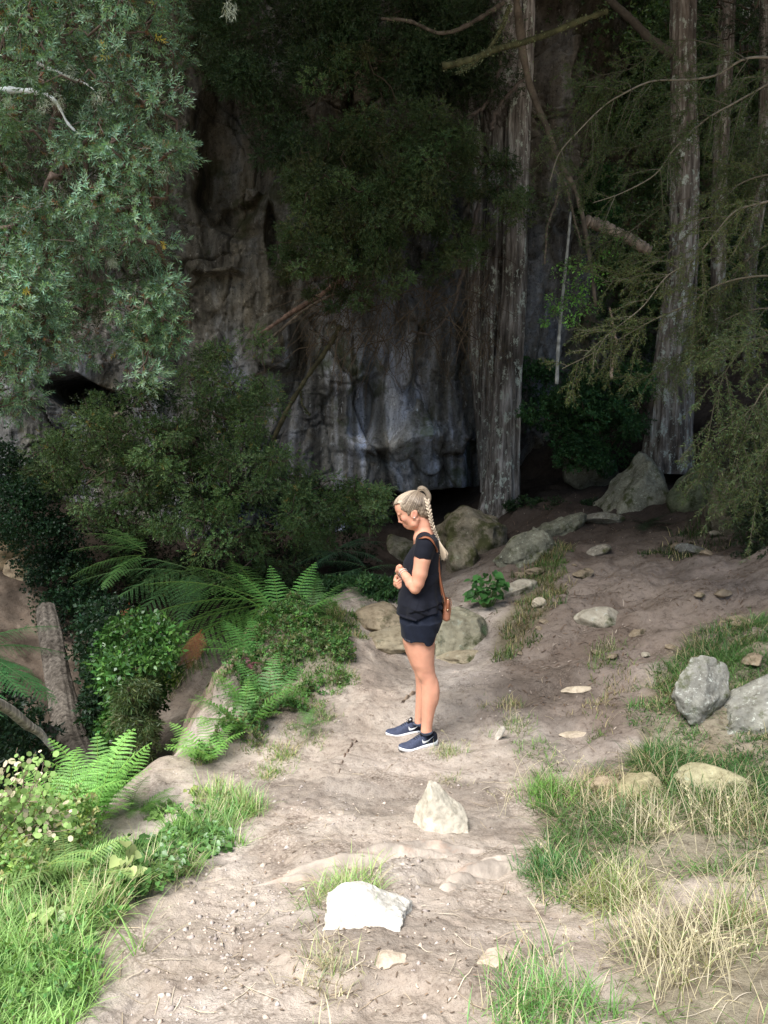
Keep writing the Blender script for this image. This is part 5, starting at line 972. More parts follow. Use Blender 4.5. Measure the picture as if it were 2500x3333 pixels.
leafy('tiny yellow-leaved sprig at the edge of the lower path', G(635, 2590), 7, .06, .035, (.40, .48, .16), 7, 'weed', hgt=.08)
# cream-leaved bush
r = np.random.default_rng(120); T = thing('cream_leaved_bush', 'wiry bush with round cream and pale green leaves at the left edge', 'bush', tuple(G(20, 2800))); g = Geo(); gl = Geo(); b0 = np.array(T.location)
for k in range(42):
    px = r.uniform(-120, 250); top = np.interp(px, [-120, 0, 100, 180, 250], [2400, 2440, 2430, 2490, 2640]); py = top + abs(r.normal(0, 130)); Y = r.uniform(3.0, 3.6); tip = pt(px, py, Y); st = b0 + r.normal(0, .12, 3) * [1.6, .8, .3]; st[2] = H(st[0], st[1])
    mid_ = (st + tip) / 2 + r.normal(0, .05, 3) + [0, 0, .06]; p = smooth_path([st, mid_, tip], 26); p = p + r.normal(0, .0025, p.shape); tube(g, p, np.linspace(.0032, .0011, 26), 5, (.30, .22, .17), False)
    n = 22; i = r.integers(8, 26, n); q = p[i] + r.normal(0, .022, (n, 3)); pale = r.random((n, 1)) < .22; c = np.where(pale, np.array([.72, .64, .44]), np.array([.30, .46, .15])) * r.uniform(.7, 1.15, (n, 1))
    for q1, c1 in zip(q, c):
        D = unit(r.normal(0, 1, 3) + [0, -.3, -.1]); N = unit(r.normal(0, .6, 3) + [0, -1, .6]); S = unit(np.cross(D, N)); L = r.uniform(.016, .034)
        gl.add([q1 + D * L * u + S * L * v for u, v in ((0, 0), (.25, .38), (.7, .40), (1, .08), (.85, -.3), (.4, -.42), (.1, -.25))], None, [(0, i, i + 1) for i in range(1, 6)], c1)
g.obj('branch', M['twig'], T); gl.obj('foliage', M['leafdry'], T)

# ------------------------------------------------------------------ fallen logs
T = thing('fallen_log', 'grey barkless log leaning down into the dark gully at the left', 'log', tuple(pt(210, 2250, 7)))
g = Geo(); trunk(g, [pt(150, 1985, 8.4), pt(165, 2060, 8.1), pt(185, 2180, 7.6), pt(205, 2280, 7.1), pt(225, 2380, 6.6), pt(262, 2480, 6.1), pt(300, 2560, 5.8)], [.09, .105, .11, .108, .115, .11, .09], 61, .11, 64, 200, (.33, .30, .27)); g.obj('wood', M['deadwood'], T)
g = Geo(); trunk(g, [pt(215, 2385, 6.6), pt(175, 2378, 6.45), pt(140, 2365, 6.3)], [.06, .035, .03], 62, .10, 24, 40); g.obj('broken_stub', M['deadwood'], T)
o = None; g = Geo(); p = pl([(-60, 2265), (30, 2310), (90, 2360), (130, 2385), (172, 2440)], [4.6, 5.0, 5.3, 5.5, 5.6]); trunk(g, p, [.034, .034, .032, .026, .012], 63, .10, 24, 80, (2.0, 1.9, 1.8)); o = g.obj('dead_branch', M['deadwood'], None, p[0]); tag(o, 'pale bare branch sticking in from the left edge toward the log', 'branch')

# ------------------------------------------------------------------ small litter on the ground
r = np.random.default_rng(130)
def pebbles():
    g = Geo(); ico = None
    th = np.array([(x, y, z) for x in (-1, 1) for y in (-1, 1) for z in (-1, 1)], float); oc = np.concatenate([np.eye(3), -np.eye(3)]) * 1.25
    V0 = oc; F0 = np.array([(0, 1, 2), (1, 3, 2), (3, 4, 2), (4, 0, 2), (1, 0, 5), (3, 1, 5), (4, 3, 5), (0, 4, 5)])
    P = []
    for (px, py, sx, sy, n) in ((770, 2960, 90, 60, 300), (720, 3080, 70, 50, 190), (600, 3290, 60, 60, 170), (880, 2930, 60, 40, 120), (1020, 2700, 220, 80, 200), (900, 2600, 200, 60, 170), (1330, 2870, 60, 40, 130), (1230, 3010, 80, 40, 40), (1750, 2450, 160, 60, 40), (1480, 2200, 120, 60, 90), (700, 2800, 150, 60, 130), (1500, 3050, 300, 150, 160), (900, 3150, 300, 120, 260), (560, 2480, 60, 30, 50), (1700, 2600, 120, 60, 60), (1250, 2550, 200, 70, 150)):
        for k in range(int(n * .45)):
            a = px + sx * r.normal(), py + sy * r.normal()
            if a[1] < 3330: P.append(a)
    base = np.array([on_ground(a, b) for a, b in np.array(P)[:0]]).reshape(-1, 3)
    # project all at once
    P = np.array(P); Ys = np.linspace(2.1, 9, 260); best = None; pts = np.stack([pt(P[:, 0], P[:, 1], y) for y in Ys]); hh = H0(pts[..., 0], pts[..., 1]); k = np.argmax(pts[..., 2] < hh, 0); q = pts[k, np.arange(len(P))]; q[:, 2] = H(q[:, 0], q[:, 1])
    for c0 in q:
        s = r.gamma(1.8, .0024) + .0022; s = min(s, .017); V = V0 * np.array([1, r.uniform(.6, 1), r.uniform(.35, .7)]) * s * r.uniform(.55, 1.35, (6, 1)); a = r.uniform(0, 6.28); V = V @ np.array([[math.cos(a), math.sin(a), 0], [-math.sin(a), math.cos(a), 0], [0, 0, 1]])
        g.add(V + c0 - [0, 0, s * .05], None, F0, np.array([[.46, .41, .37], [.52, .43, .35], [.36, .31, .28]])[r.integers(3)] * r.uniform(.7, 1.2))
    return tag(g.obj('gravel', M['grit'], None, (0, 3, 0), True), 'loose gravel and pebbles scattered over the path', 'gravel', None, 'stuff'), q
M['grit'] = mat_attr('grit', .9, .15)
pebbles()
def litter(lab, name, regions, L, W, cols, seed, mat='leafdry', curve=.3):
    r = np.random.default_rng(seed); g = Geo()
    for (px0, px1, py0, py1, n) in regions:
        P = np.stack([r.uniform(px0, px1, n), r.uniform(py0, py1, n)], -1); Ys = np.linspace(2.0, 13, 300); pts = np.stack([pt(P[:, 0], P[:, 1], y) for y in Ys]); hh = H0(pts[..., 0], pts[..., 1]); k = np.argmax(pts[..., 2] < hh, 0); q = pts[k, np.arange(n)]
        for c0 in q:
            l = L * r.uniform(.4, 1.4); a = r.uniform(0, 6.28); m = 7; t = np.linspace(-.5, .5, m); b = r.normal(0, curve); x = c0[0] + l * (t * math.cos(a) - b * (t * t) * math.sin(a)); y = c0[1] + l * (t * math.sin(a) + b * (t * t) * math.cos(a)); z = H(x, y) + .003 + r.uniform(0, .006); w = W * r.uniform(.6, 1.2) * .5
            nx, ny = -math.sin(a), math.cos(a); ww = w * (1 - np.abs(t * 1.6) ** 2.5); A = np.stack([x + nx * ww, y + ny * ww, z], -1); B = np.stack([x - nx * ww, y - ny * ww, z + ww * .5], -1); V = np.stack([A, B], 1).reshape(-1, 3); i = np.arange(m - 1) * 2
            g.add(V, np.stack([i, i + 1, i + 3, i + 2], -1), None, np.array(cols)[r.integers(len(cols))] * r.uniform(.75, 1.2))
    return tag(g.obj(name, M[mat], None, (0, 3, 0)), lab, name.replace('_', ' '), None, 'stuff')
litter('dry straws lying over the foreground path', 'dry_straw', [(250, 1250, 2850, 3330, 60), (900, 1700, 2700, 3300, 50), (1500, 2500, 2700, 3330, 110), (500, 1300, 2350, 2800, 30), (1500, 2100, 2200, 2700, 45)], .12, .0026, [(.60, .50, .36), (.66, .58, .46), (.45, .36, .26)], 1, curve=.14)
litter('brown leaf litter over the upper slope', 'leaf_litter', [(1650, 2450, 1700, 1990, 1500), (1650, 2100, 1950, 2300, 420), (1650, 2100, 1620, 1720, 260), (1450, 1600, 1800, 2050, 160)], .036, .009, [(.20, .14, .10), (.14, .095, .07), (.28, .23, .19)], 2)
litter('crumbs of bark and dead leaf on the path', 'leaf_crumbs', [(700, 1900, 2150, 3300, 900), (1900, 2500, 2000, 2500, 260)], .016, .006, [(.24, .17, .12), (.16, .12, .09), (.55, .47, .38)], 3)
# tall bleached stalks
r = np.random.default_rng(140)
g = Geo(); spots = [(1803, 3260, .34), (1840, 3250, .2), (2140, 3250, .3), (2180, 3200, .34), (2210, 3230, .32), (2240, 3250, .3), (1700, 2560, .2), (1880, 2540, .22), (2250, 2800, .26), (2330, 2760, .26), (2100, 2800, .24), (1820, 2850, .15), (2420, 2850, .3), (2360, 3180, .3), (2120, 3060, .26), (1650, 2350, .18), (1490, 2440, .1), (720, 2450, .14), (1640, 2640, .14)]
for (px, py, h) in spots:
    for k in range(5):
        b = G(px + r.normal(0, 22), min(py + r.normal(0, 16), 3320)); a = r.uniform(0, 6.28); ln = r.uniform(.05, .5); t = np.linspace(0, 1, 9)[:, None]; hh = h * r.uniform(.6, 1.1); d = np.array([math.cos(a) * ln, math.sin(a) * ln, 1]); p = b + d * hh * t + np.array([math.cos(a), math.sin(a), -.6]) * hh * .3 * t ** 3
        tube(g, p, np.linspace(.0011, .0006, 9), 4, np.array([.74, .66, .44]) * r.uniform(.8, 1.15), False)
        if r.random() < .5: n = 16; q = p[-4:][r.integers(0, 4, n)] + r.normal(0, .004, (n, 3)); V, Q, CC = leaf_quads(q, unit(d + r.normal(0, .3, (n, 3))), rand_unit(r, n), .012, .004, (.66, .60, .38)); g.add(V, Q, None, CC)
tag(g.obj('grass_stalks', M['leafdry'], None, (0, 3, 0)), 'bleached flowering grass stalks standing over the foreground', 'grass stalks', None, 'stuff')
# ------------------------------------------------------------------ the woman
def c7(u, v, Y): return pt(1200 + np.asarray(u, float) / 4.423, 1550 + np.asarray(v, float) / 4.423, Y)
def c8(u, v, Y): return pt(1200 + np.asarray(u, float) / 4.023, 1950 + np.asarray(v, float) / 4.023, Y)
YM = 5.06; U = .000437
def mat_skin():
    m, nt, bs, out = new_mat('skin'); c = attr(nt); n = noise_node(nt, 14, 4); r = ramp(nt, n.outputs[0], [(.3, (.92, .88, .87)), (.7, (1.05, 1.04, 1.03))]); c = mixc(nt, c, r.outputs[0], mode='MULTIPLY')
    nt.links.new(c, bs.inputs['Base Color']); bs.inputs['Roughness'].default_value = .52; bs.inputs['Specular IOR Level'].default_value = .3
    bs.inputs['Subsurface Weight'].default_value = .12; bs.inputs['Subsurface Radius'].default_value = (.012, .005, .003); bs.inputs['Subsurface Scale'].default_value = .6
    n2 = noise_node(nt, 220, 3); bump(nt, n2.outputs[0], bs, .15, .001); return m
def mat_cloth(name, col, scale=900, var=.12):
    m, nt, bs, out = new_mat(name); n = noise_node(nt, 30, 4); r = ramp(nt, n.outputs[0], [(.3, tuple(c * (1 - var) for c in col)), (.7, tuple(c * (1 + var) for c in col))]); nt.links.new(r.outputs[0], bs.inputs['Base Color'])
    bs.inputs['Roughness'].default_value = .85; bs.inputs['Sheen Weight'].default_value = .04; bs.inputs['Sheen Roughness'].default_value = .5; bs.inputs['Specular IOR Level'].default_value = .2
    n2 = noise_node(nt, scale, 2); b = bump(nt, n2.outputs[0], bs, .3, .001); n3 = noise_node(nt, 16, 3, .5, (1, 1, .5)); bump(nt, n3.outputs[0], bs, .45, .012, b); return m
def mat_plain(name, col, rough=.5, metal=0, spec=.5):
    m, nt, bs, out = new_mat(name); n = noise_node(nt, 60, 4); r = ramp(nt, n.outputs[0], [(.3, tuple(c * .88 for c in col)), (.7, tuple(min(1, c * 1.08) for c in col))]); nt.links.new(r.outputs[0], bs.inputs['Base Color'])
    bs.inputs['Roughness'].default_value = rough; bs.inputs['Metallic'].default_value = metal; bs.inputs['Specular IOR Level'].default_value = spec; return m
M['skin'] = mat_skin(); M['shirt'] = mat_cloth('black_crepe', (.008, .009, .015)); M['shorts'] = mat_cloth('navy_sports_cloth', (.008, .011, .021))
M['gold'] = mat_plain('pale_gold', (.85, .72, .48), .3, 1); M['white'] = mat_plain('white_rubber', (.82, .83, .84), .5); M['leather'] = mat_plain('tan_leather', (.30, .105, .045), .5)
M['leather2'] = mat_plain('worn_tan_leather', (.36, .15, .085), .55); M['lace'] = mat_plain('black_lace', (.012, .012, .016), .8); M['sock'] = mat_cloth('grey_knit', (.07, .085, .12), 500, .5); M['pearl'] = mat_plain('pearl', (.85, .80, .75), .25)
SK = np.array([.70, .355, .235])

def person():
    f = Field((.03, 4.78, .02), (.42, 5.34, 1.74), .0031)
    # torso beneath the clothes
    rows = [(840, 735, 900, .060), (880, 700, 960, .12), (940, 690, 985, .155), (1050, 640, 1000, .165), (1230, 530, 1020, .155), (1400, 520, 1015, .142), (1600, 480, 1010, .138), (1750, 450, 1010, .15), (1900, 450, 1030, .165)]
    Z = [float(c7(0, v, YM)[2]) for v, *_ in rows]; X = [float(c7((a + b) / 2, v, YM)[0]) for v, a, b, w in rows]; A = [(b - a) * U / 2 for v, a, b, w in rows]; B = [w for *_, w in rows]
    f.loft(Z, X, [YM] * len(Z), A, B, .03, p=2.2)
    f.loft([float(c8(0, v, YM)[2]) for v in (100, 250, 400, 520)], [float(c8(u, 200, YM)[0]) for u in (690, 690, 680, 670)], [YM] * 4, [.120, .120, .105, .09], [.150, .158, .160, .15], .02)
    # legs: (v, front, back) at the leg's own depth
    def leg(rows, Y, Bs, k=.02):
        f.loft([float(c8(0, v, Y)[2]) for v, a, b in rows], [float(c8((a + b) / 2, v, Y)[0]) for v, a, b in rows], [Y + dy for dy in np.linspace(.0, .0, len(rows))], [(b - a) * .000482 / 2 for v, a, b in rows], Bs, k, p=2.0)
    nearL = [(380, 440, 900), (560, 452, 866), (700, 498, 863), (850, 556, 860), (950, 612, 870), (1000, 646, 884), (1040, 664, 894), (1100, 682, 905), (1200, 688, 917), (1300, 690, 910), (1400, 692, 888), (1500, 692, 862), (1600, 691, 842), (1680, 686, 832), (1740, 680, 836)]
    leg(nearL, 4.965, [.095, .092, .086, .076, .064, .060, .058, .056, .056, .053, .047, .041, .036, .035, .036])
    farL = [(380, 430, 890), (560, 440, 850), (700, 480, 840), (850, 540, 820), (950, 590, 815), (1000, 603, 815), (1100, 614, 815), (1200, 614, 822), (1300, 612, 812), (1400, 610, 785), (1500, 604, 745), (1560, 601, 715), (1620, 598, 715)]
    leg(farL, 5.17, [.095, .092, .086, .076, .064, .060, .056, .056, .053, .045, .036, .034, .035])
    # knee and calf forms on the near leg
    f.ell(c8(700, 985, 4.95), (.026, .030, .034), k=.03); f.ell(c8(868, 1215, 4.965), (.022, .036, .075), k=.03)
    # neck
    f.chain([c7(760, 620, YM), c7(785, 730, YM), c7(800, 830, YM), c7(820, 930, YM)], [.047, .046, .051, .075], .02)
    f.cone(c7(800, 860, YM), c7(820, 960, YM - .12), .045, .052, .03); f.cone(c7(800, 860, YM), c7(820, 960, YM + .12), .045, .052, .03)
    f.ell(c7(745, 900, YM - .02), (.040, .09, .030), k=.03)
    # near (left) arm
    f.chain([c7(832, 975, 4.895), c7(772, 1200, 4.875), c7(738, 1400, 4.868), c7(705, 1540, 4.868), c7(668, 1612, 4.87)], [.053, .0505, .0465, .0395, .033], .008)
    f.chain([c7(672, 1618, 4.87), c7(607, 1540, 4.885), c7(543, 1452, 4.92), c7(487, 1372, 4.955)], [.032, .0325, .0265, .0205], .012)
    # far (right) arm, mostly hidden
    f.chain([c7(832, 975, 5.225), c7(760, 1300, 5.25), c7(690, 1600, 5.24)], [.054, .048, .037], .02); f.chain([c7(690, 1600, 5.24), c7(560, 1600, 5.19), c7(440, 1560, 5.11)], [.037, .034, .024], .02)
    # left hand: back of the hand up, fingers dropping over the other wrist
    Y = 4.985; f.cone(c7(480, 1365, Y - .02), c7(440, 1325, Y), .021, .021, .012); f.ell(c7(440, 1335, Y + .004), (.018, .028, .026), k=.008)
    kn = [(436, 1293, -.022), (422, 1300, -.006), (414, 1312, .010), (412, 1326, .025)]
    for (u, v, dy), (L1, L2) in zip(kn, ((52, 44), (58, 46), (54, 42), (44, 36))):
        a = c7(u, v, Y + dy); b = c7(u - 14, v + L1, Y + dy + .004); d = c7(u + 4, v + L1 + L2, Y + dy + .012); f.chain([a, b, d], [.0090, .0080, .0066], .0022)
    f.chain([c7(478, 1330, Y - .02), c7(462, 1300, Y - .03), c7(446, 1283, Y - .025)], [.012, .0095, .0075], .005)
    # right hand: loose fist in front of the waist, fingers curled toward her body
    Y = 5.045; f.ell(c7(425, 1530, Y + .018), (.021, .017, .033), k=.008); f.cone(c7(400, 1450, Y + .010), c7(388, 1500, Y + .010), .013, .015, .006); f.cone(c7(440, 1560, 5.11), c7(410, 1545, Y + .03), .024, .025, .012)
    for (k0, k1, k2) in (((384, 1498), (404, 1522), (452, 1474)), ((386, 1540), (408, 1554), (480, 1504)), ((402, 1574), (421, 1583), (488, 1540)), ((424, 1600), (440, 1604), (492, 1568))):
        f.chain([c7(*k0, Y), c7(*k1, Y - .022), c7(*k2, Y - .020)], [.0094, .0088, .0072], .0018)
    f.chain([c7(400, 1440, Y + .006), c7(434, 1436, Y - .014), c7(464, 1480, Y - .022)], [.0110, .0094, .0078], .0020)
    # ---- head
    up = np.array([-.514, 0, .857]); fw = np.array([-.857, 0, -.514]); ax = np.stack([fw, [0, 1, 0], up])
    def hp(u, v, dy=0): return c7(u, v, YM + dy)
    f.ell(hp(630, 425), (.0955, .072, .086), ax, .02)
    f.ell(hp(478, 468), (.040, .056, .050), ax, .03)
    f.ell(hp(568, 582), (.041, .055, .068), ax, .02); f.ell(hp(622, 640), (.042, .050, .040), ax, .02)
    for s in (-1, 1):
        f.chain([hp(690, 622, s * .052), hp(668, 688, s * .045), hp(612, 722, s * .020)], [.019, .0165, .014], .016)
        f.ell(hp(512, 615, s * .036), (.017, .019, .020), ax, .02)            # cheek
        f.ell(hp(436, 548, s * .026), (.009, .020, .006), ax, .012)           # brow ridge
        f.ell(hp(440, 596, s * .029), (.0115, .0125, .0105), ax, .008, 's')   # socket
        f.ell(hp(480, 592, s * .028), (.0100, .0125, .0105), ax, .004)        # lowered lid over the eye
        f.ell(hp(478, 664, s * .009), (.0080, .0055, .0060), ax, .003)        # nostril wing
    f.ell(hp(568, 735), (.0125, .017, .0125), ax, .012)                          # chin
    f.cone(hp(426, 560), hp(444, 628), .0055, .0075, .008); f.ell(hp(446, 652), (.0092, .0078, .0072), ax, .004)
    f.cone(hp(450, 654), hp(482, 664), .0068, .006, .004)
    f.ell(hp(532, 695), (.017, .022, .020), ax, .012); f.ell(hp(512, 700), (.0062, .0155, .0052), ax, .003); f.ell(hp(526, 725), (.0068, .0145, .0054), ax, .003); f.ell(hp(509, 713), (.004, .018, .0011), ax, .002, 's')
    f.cone(hp(625, 728), hp(720, 725), .018, .028, .02)
    # near ear, far ear
    for s in (-1, 1):
        f.ell(hp(655, 548, s * .073), (.021, .009, .031), np.stack([[-.95, 0, .3], [0, 1, 0], [.3, 0, .95]]), .006); f.ell(hp(652, 540, s * .082), (.0095, .005, .017), ax, .003, 's'); f.ell(hp(662, 592, s * .073), (.009, .006, .009), ax, .005)
    V, Q = f.mesh()
    # light smoothing
    for _ in range(1):
        acc = np.zeros_like(V); cnt = np.zeros(len(V))
        for a in range(4):
            np.add.at(acc, Q[:, a], V[Q[:, (a + 1) % 4]]); np.add.at(cnt, Q[:, a], 1); np.add.at(acc, Q[:, a], V[Q[:, (a + 3) % 4]]); np.add.at(cnt, Q[:, a], 1)
        V = V * .6 + .4 * acc / cnt[:, None]
    C = np.repeat(SK[None], len(V), 0) * (1 + .05 * fbm(V * 20, 3, 3)[:, None])
    def paint(c, r, col, a=1, e=1.0):
        d = np.linalg.norm((V - c) / r, axis=1); w = (sstep(1.15, .6, d) * a)[:, None]; C[:] = C * (1 - w) + np.array(col) * w
    for s in (-1, 1):
        paint(hp(500, 628, s * .045), (.022, .03, .022), (.62, .27, .19), .5)
        for t in np.linspace(0, 1, 9): paint(hp(420 + 52 * t, 551 - 8 * math.sin(2.2 * t) , s * (.018 + .030 * t)), (.0065, .008, .0036), (.20, .115, .07), .85)
        for t in np.linspace(0, 1, 9): paint(hp(452 + 32 * t, 606 - 4 * t + 5 * math.sin(3.1 * t), s * (.020 + .022 * t)), (.0050, .006, .0030), (.035, .02, .018), .95)
        paint(hp(655, 550, s * .082), (.014, .01, .02), (.58, .20, .14), .5)
    paint(hp(505, 701), (.009, .018, .0052), (.46, .15, .12), .85); paint(hp(519, 724), (.009, .016, .0052), (.50, .17, .14), .85)
    for q in (c7(560, 1480, 4.9), c8(760, 1000, 4.9)): paint(q, (.04, .05, .03), (.56, .26, .18), .4)
    for (u, v) in ((450, 1476), (478, 1506), (486, 1542), (490, 1570), (462, 1478)): paint(c7(u, v, 5.02), (.006, .012, .006), (.74, .47, .40), .6)
    base = np.array([.22, 5.06, H(.22, 5.06)])
    P = link('person', build_mesh('person', V - base, Q, np.clip(C, 0, 1)), M['skin'], None, base)
    tag(P, 'woman in black top and shorts looking down at her hands on the dirt path', 'person')
    def child(name, V, Q, mat, C=None, parent=P, smooth=True): o = link(name, build_mesh(name, V - base, Q, C if C is not None else np.ones((len(V), 3)), smooth), mat, parent); return o
    def gchild(g, name, mat, parent=P, smooth=True):
        V = np.concatenate(g.V); F = ([np.concatenate(g.Q)] if g.Q else []) + ([np.concatenate(g.T)] if g.T else []); return link(name, build_mesh(name, V - base, F, np.concatenate(g.C), smooth), mat, parent)

    # ---- top
    s = Field((.04, 4.80, .66), (.42, 5.32, 1.55), .0042)
    rows = [(818, 778, 925, .060), (860, 712, 978, .120), (900, 688, 1000, .165), (1000, 645, 1020, .180), (1100, 575, 1032, .180), (1230, 500, 1043, .170), (1320, 498, 1045, .163), (1450, 492, 1040, .158), (1600, 448, 1036, .158), (1720, 424, 1036, .165), (1830, 408, 1046, .178), (1900, 412, 1058, .186), (1990, 430, 1062, .190)]
    Z = [float(c7(0, v, YM)[2]) for v, *_ in rows]; X = [float(c7((a + b) / 2, v, YM)[0]) for v, a, b, w in rows]; A = [(b - a) * U / 2 for v, a, b, w in rows]; B = [w for *_, w in rows]
    def folds(P_):
        z = P_[..., 2]; lo = sstep(1.16, .90, z); q = P_.copy(); q[..., 2] *= .35
        d = -.0085 * lo * np.sin((P_[..., 0] * 55 + P_[..., 1] * 20 + 5 * noise3(q * 7, 5))) * sstep(0.86, .95, z) - .009 * sstep(.1, .9, np.sin((z * 60 + P_[..., 0] * 30 + 3 * noise3(P_ * 6, 6)))) * sstep(1.02, .94, z)
        zl_ = np.interp(P_[..., 0], [float(c7(590, 1870, YM)[0]), float(c7(1050, 1780, YM)[0])], [float(c7(590, 1885, YM)[2]), float(c7(1050, 1785, YM)[2])]) + .004 * np.sin(P_[..., 0] * 40)
        d = d - .010 * sstep(zl_ - .004, zl_ + .004, P_[..., 2]) * sstep(zl_ + .10, zl_ + .02, P_[..., 2]) * sstep(.13, .17, P_[..., 0])
        return d + .004 * fbm(P_ * 9, 2, 8) - .004 * sstep(.3, .9, np.sin(P_[..., 0] * 38 - P_[..., 2] * 30 + 3 * noise3(P_ * 5, 16))) * sstep(1.35, 1.2, P_[..., 2])
    s.loft(Z, X, [YM] * len(Z), A, B, .02, p=2.15, extra=folds)
    sl_ = Field((.04, 4.80, .66), (.42, 5.32, 1.55), .0042)
    for dy in (-1, 1):
        yb = YM + dy * .170; sl_.chain([c7(800, 925, YM + dy * .095), c7(818, 985, yb), c7(782, 1110, yb - (.010 if dy < 0 else -.010)), c7(754, 1215, yb - (.012 if dy < 0 else -.012))], [.054, .0575, .0565, .0575], .012)
    # sleeve ends: cut below a plane square to the upper arm
    def cut(P_, D):
        nn = np.array([-.24, 0, -.97]); c = c7(757, 1172, 4.88); E = np.maximum(sl_.D, (P_ - c) @ nn + .003 * np.sin(P_[..., 0] * 110))
        hh = np.clip(.5 + .5 * (D - E) / .022, 0, 1); D = D * (1 - hh) + E * hh - .022 * hh * (1 - hh)
        # hem, dipping in front of the hip
        zh = np.interp(P_[..., 0], [.05, .12, .20, .30, .38], [float(c8(0, 155, YM)[2]), float(c8(0, 190, YM)[2]), float(c8(0, 190, YM)[2]), float(c8(0, 130, YM)[2]), float(c8(0, 95, YM)[2])]) + .003 * np.sin(P_[..., 0] * 40 + P_[..., 1] * 20)
        D = np.maximum(D, zh - P_[..., 2])
        # scooped neck
        n2 = c7(735, 800, YM); q = (P_ - n2) / np.array([.048, .075, .040]); return np.maximum(D, -(np.linalg.norm(q, axis=-1) - 1) * .04)
    s.mapfn(cut); V2, Q2 = s.mesh(); child('top', V2, Q2, M['shirt'])

    # ---- shorts
    t = Field((.05, 4.84, .50), (.42, 5.30, .98), .0040)
    def fold2(P_): return .003 * np.sin(P_[..., 0] * 80 + P_[..., 2] * 55 + 3 * noise3(P_ * 8, 4)) + .003 * fbm(P_ * 10, 2, 8)
    rows = [(110, 412, 962, .160), (170, 400, 974, .174), (250, 404, 970, .182), (330, 410, 955, .185), (400, 416, 925, .185), (440, 425, 905, .18)]
    t.loft([float(c8(0, v, YM)[2]) for v, *_ in rows], [float(c8((a + b) / 2, 200, YM)[0]) for v, a, b, w in rows], [YM] * 6, [(b - a) * .000485 / 2 for v, a, b, w in rows], [w for *_, w in rows], .02, p=2.25, extra=fold2)
    for Yl, rws in ((4.955, [(300, 412, 925), (400, 424, 902), (480, 436, 882), (560, 446, 874), (640, 460, 872)]), (5.175, [(300, 412, 925), (400, 414, 930), (480, 430, 900), (540, 440, 880)])):
        t.loft([float(c8(0, v, Yl)[2]) for v, a, b in rws], [float(c8((a + b) / 2, v, Yl)[0]) for v, a, b in rws], [Yl] * len(rws), [(b - a) * .000482 / 2 for v, a, b in rws], [.104] * len(rws), .02, p=2.1, extra=fold2)
    def cut2(P_, D):
        us = np.array([400, 440, 470, 560, 590, 700, 725, 742, 770, 800, 835, 862, 872, 930]); vs = np.array([505, 525, 545, 560, 548, 545, 555, 590, 605, 607, 600, 560, 520, 420])
        xs = np.array([float(c8(u, 550, 4.9)[0]) for u in us]); zs = np.array([float(c8(600, v, 4.9)[2]) for v in vs])
        zn = np.interp(P_[..., 0], xs, zs); zf = np.interp(P_[..., 0], [.08, .2, .34, .40], [float(c8(0, 480, 5.17)[2])] * 2 + [float(c8(0, 430, 5.17)[2])] * 2)
        return np.maximum(D, np.where(P_[..., 1] < 5.06, zn, zf) - P_[..., 2])
    t.mapfn(cut2); V3, Q3 = t.mesh(); sh = child('shorts', V3, Q3, M['shorts'])
    # small pale woven letters at the front hem, only strokes readable
    g = Geo(); yb = 4.858
    def on_shorts(u, v):
        q = c8(u, v, 4.92); k = np.hypot(V3[:, 0] - q[0], V3[:, 2] - q[2]) < .009; return np.array([q[0], V3[k, 1].min() - .0015 if k.any() else 4.92, q[2]])
    for (u0, v0, u1, v1) in ((468, 500, 474, 520), (474, 520, 482, 502), (482, 502, 488, 522), (496, 524, 500, 506), (500, 506, 507, 526), (514, 508, 518, 532), (518, 532, 526, 512), (526, 512, 531, 536), (531, 536, 540, 514)):
        tube(g, [on_shorts(u0, v0), on_shorts(u1, v1)], [.0005, .0005], 4, (.5, .52, .55))
    gchild(g, 'hem_lettering', mat_plain('reflective_print', (.2, .21, .24), .4), sh)

    # ---- hair
    hr = Field((.05, 4.94, 1.36), (.36, 5.18, 1.74), .0030)
    hr.ell(hp(632, 422), (.1030, .0800, .0935), ax, .01); hr.ell(hp(800, 520), (.036, .060, .050), ax, .03); hr.ell(hp(485, 400), (.052, .060, .05), ax, .03)
    def hcut(P_, D):
        lu = np.array([330, 375, 385, 420, 448, 462, 500, 545, 560, 575, 600, 680, 717, 763, 822, 870, 960]); lv = np.array([340, 400, 408, 384, 388, 468, 494, 512, 560, 566, 508, 488, 527, 606, 625, 650, 650])
        xs = np.array([float(hp(u, 450)[0]) for u in lu]); zs = np.array([float(hp(600, v)[2]) for v in lv])
        zl = np.interp(P_[..., 0], xs, zs) + .003 * noise3(P_ * 60, 3); D = np.maximum(D, (zl - P_[..., 2]) * .7)
        # comb grooves radiating from the tie
        tie = hp(715, 235); q = P_ - tie; angg = np.arctan2(q[..., 0] * .5 - q[..., 2], np.abs(q[..., 1]) * 2.2 + .001 + q[..., 0] * 0); an2 = np.arctan2(q[..., 2], q[..., 0])
        return D
    hr.mapfn(hcut); V4, Q4 = hr.mesh(); tie = hp(715, 235); q = V4 - tie; an = np.arctan2(q[:, 2], q[:, 0]); lat = np.arctan2(q[:, 1], np.hypot(q[:, 0], q[:, 2]))
    def haircol(n1): return np.array([.115, .078, .050]) * (1 - n1) + np.array([.64, .52, .38]) * n1
    s1 = noise3(np.stack([an * 14, lat * 14, 0 * an], -1), 4) + .7 * noise3(np.stack([an * 45, lat * 30, 0 * an], -1), 5); front = sstep(.15, .09, V4[:, 0]) * .35 + sstep(1.60, 1.69, V4[:, 2]) * .25 - .22
    hair = child('hair', V4, Q4, mat_attr('blonde_hair', .45, .45, 160, .3, .002), haircol(np.clip(.40 + .45 * s1 + front, 0, 1)[:, None]))
    g = Geo(); rr = np.random.default_rng(9)
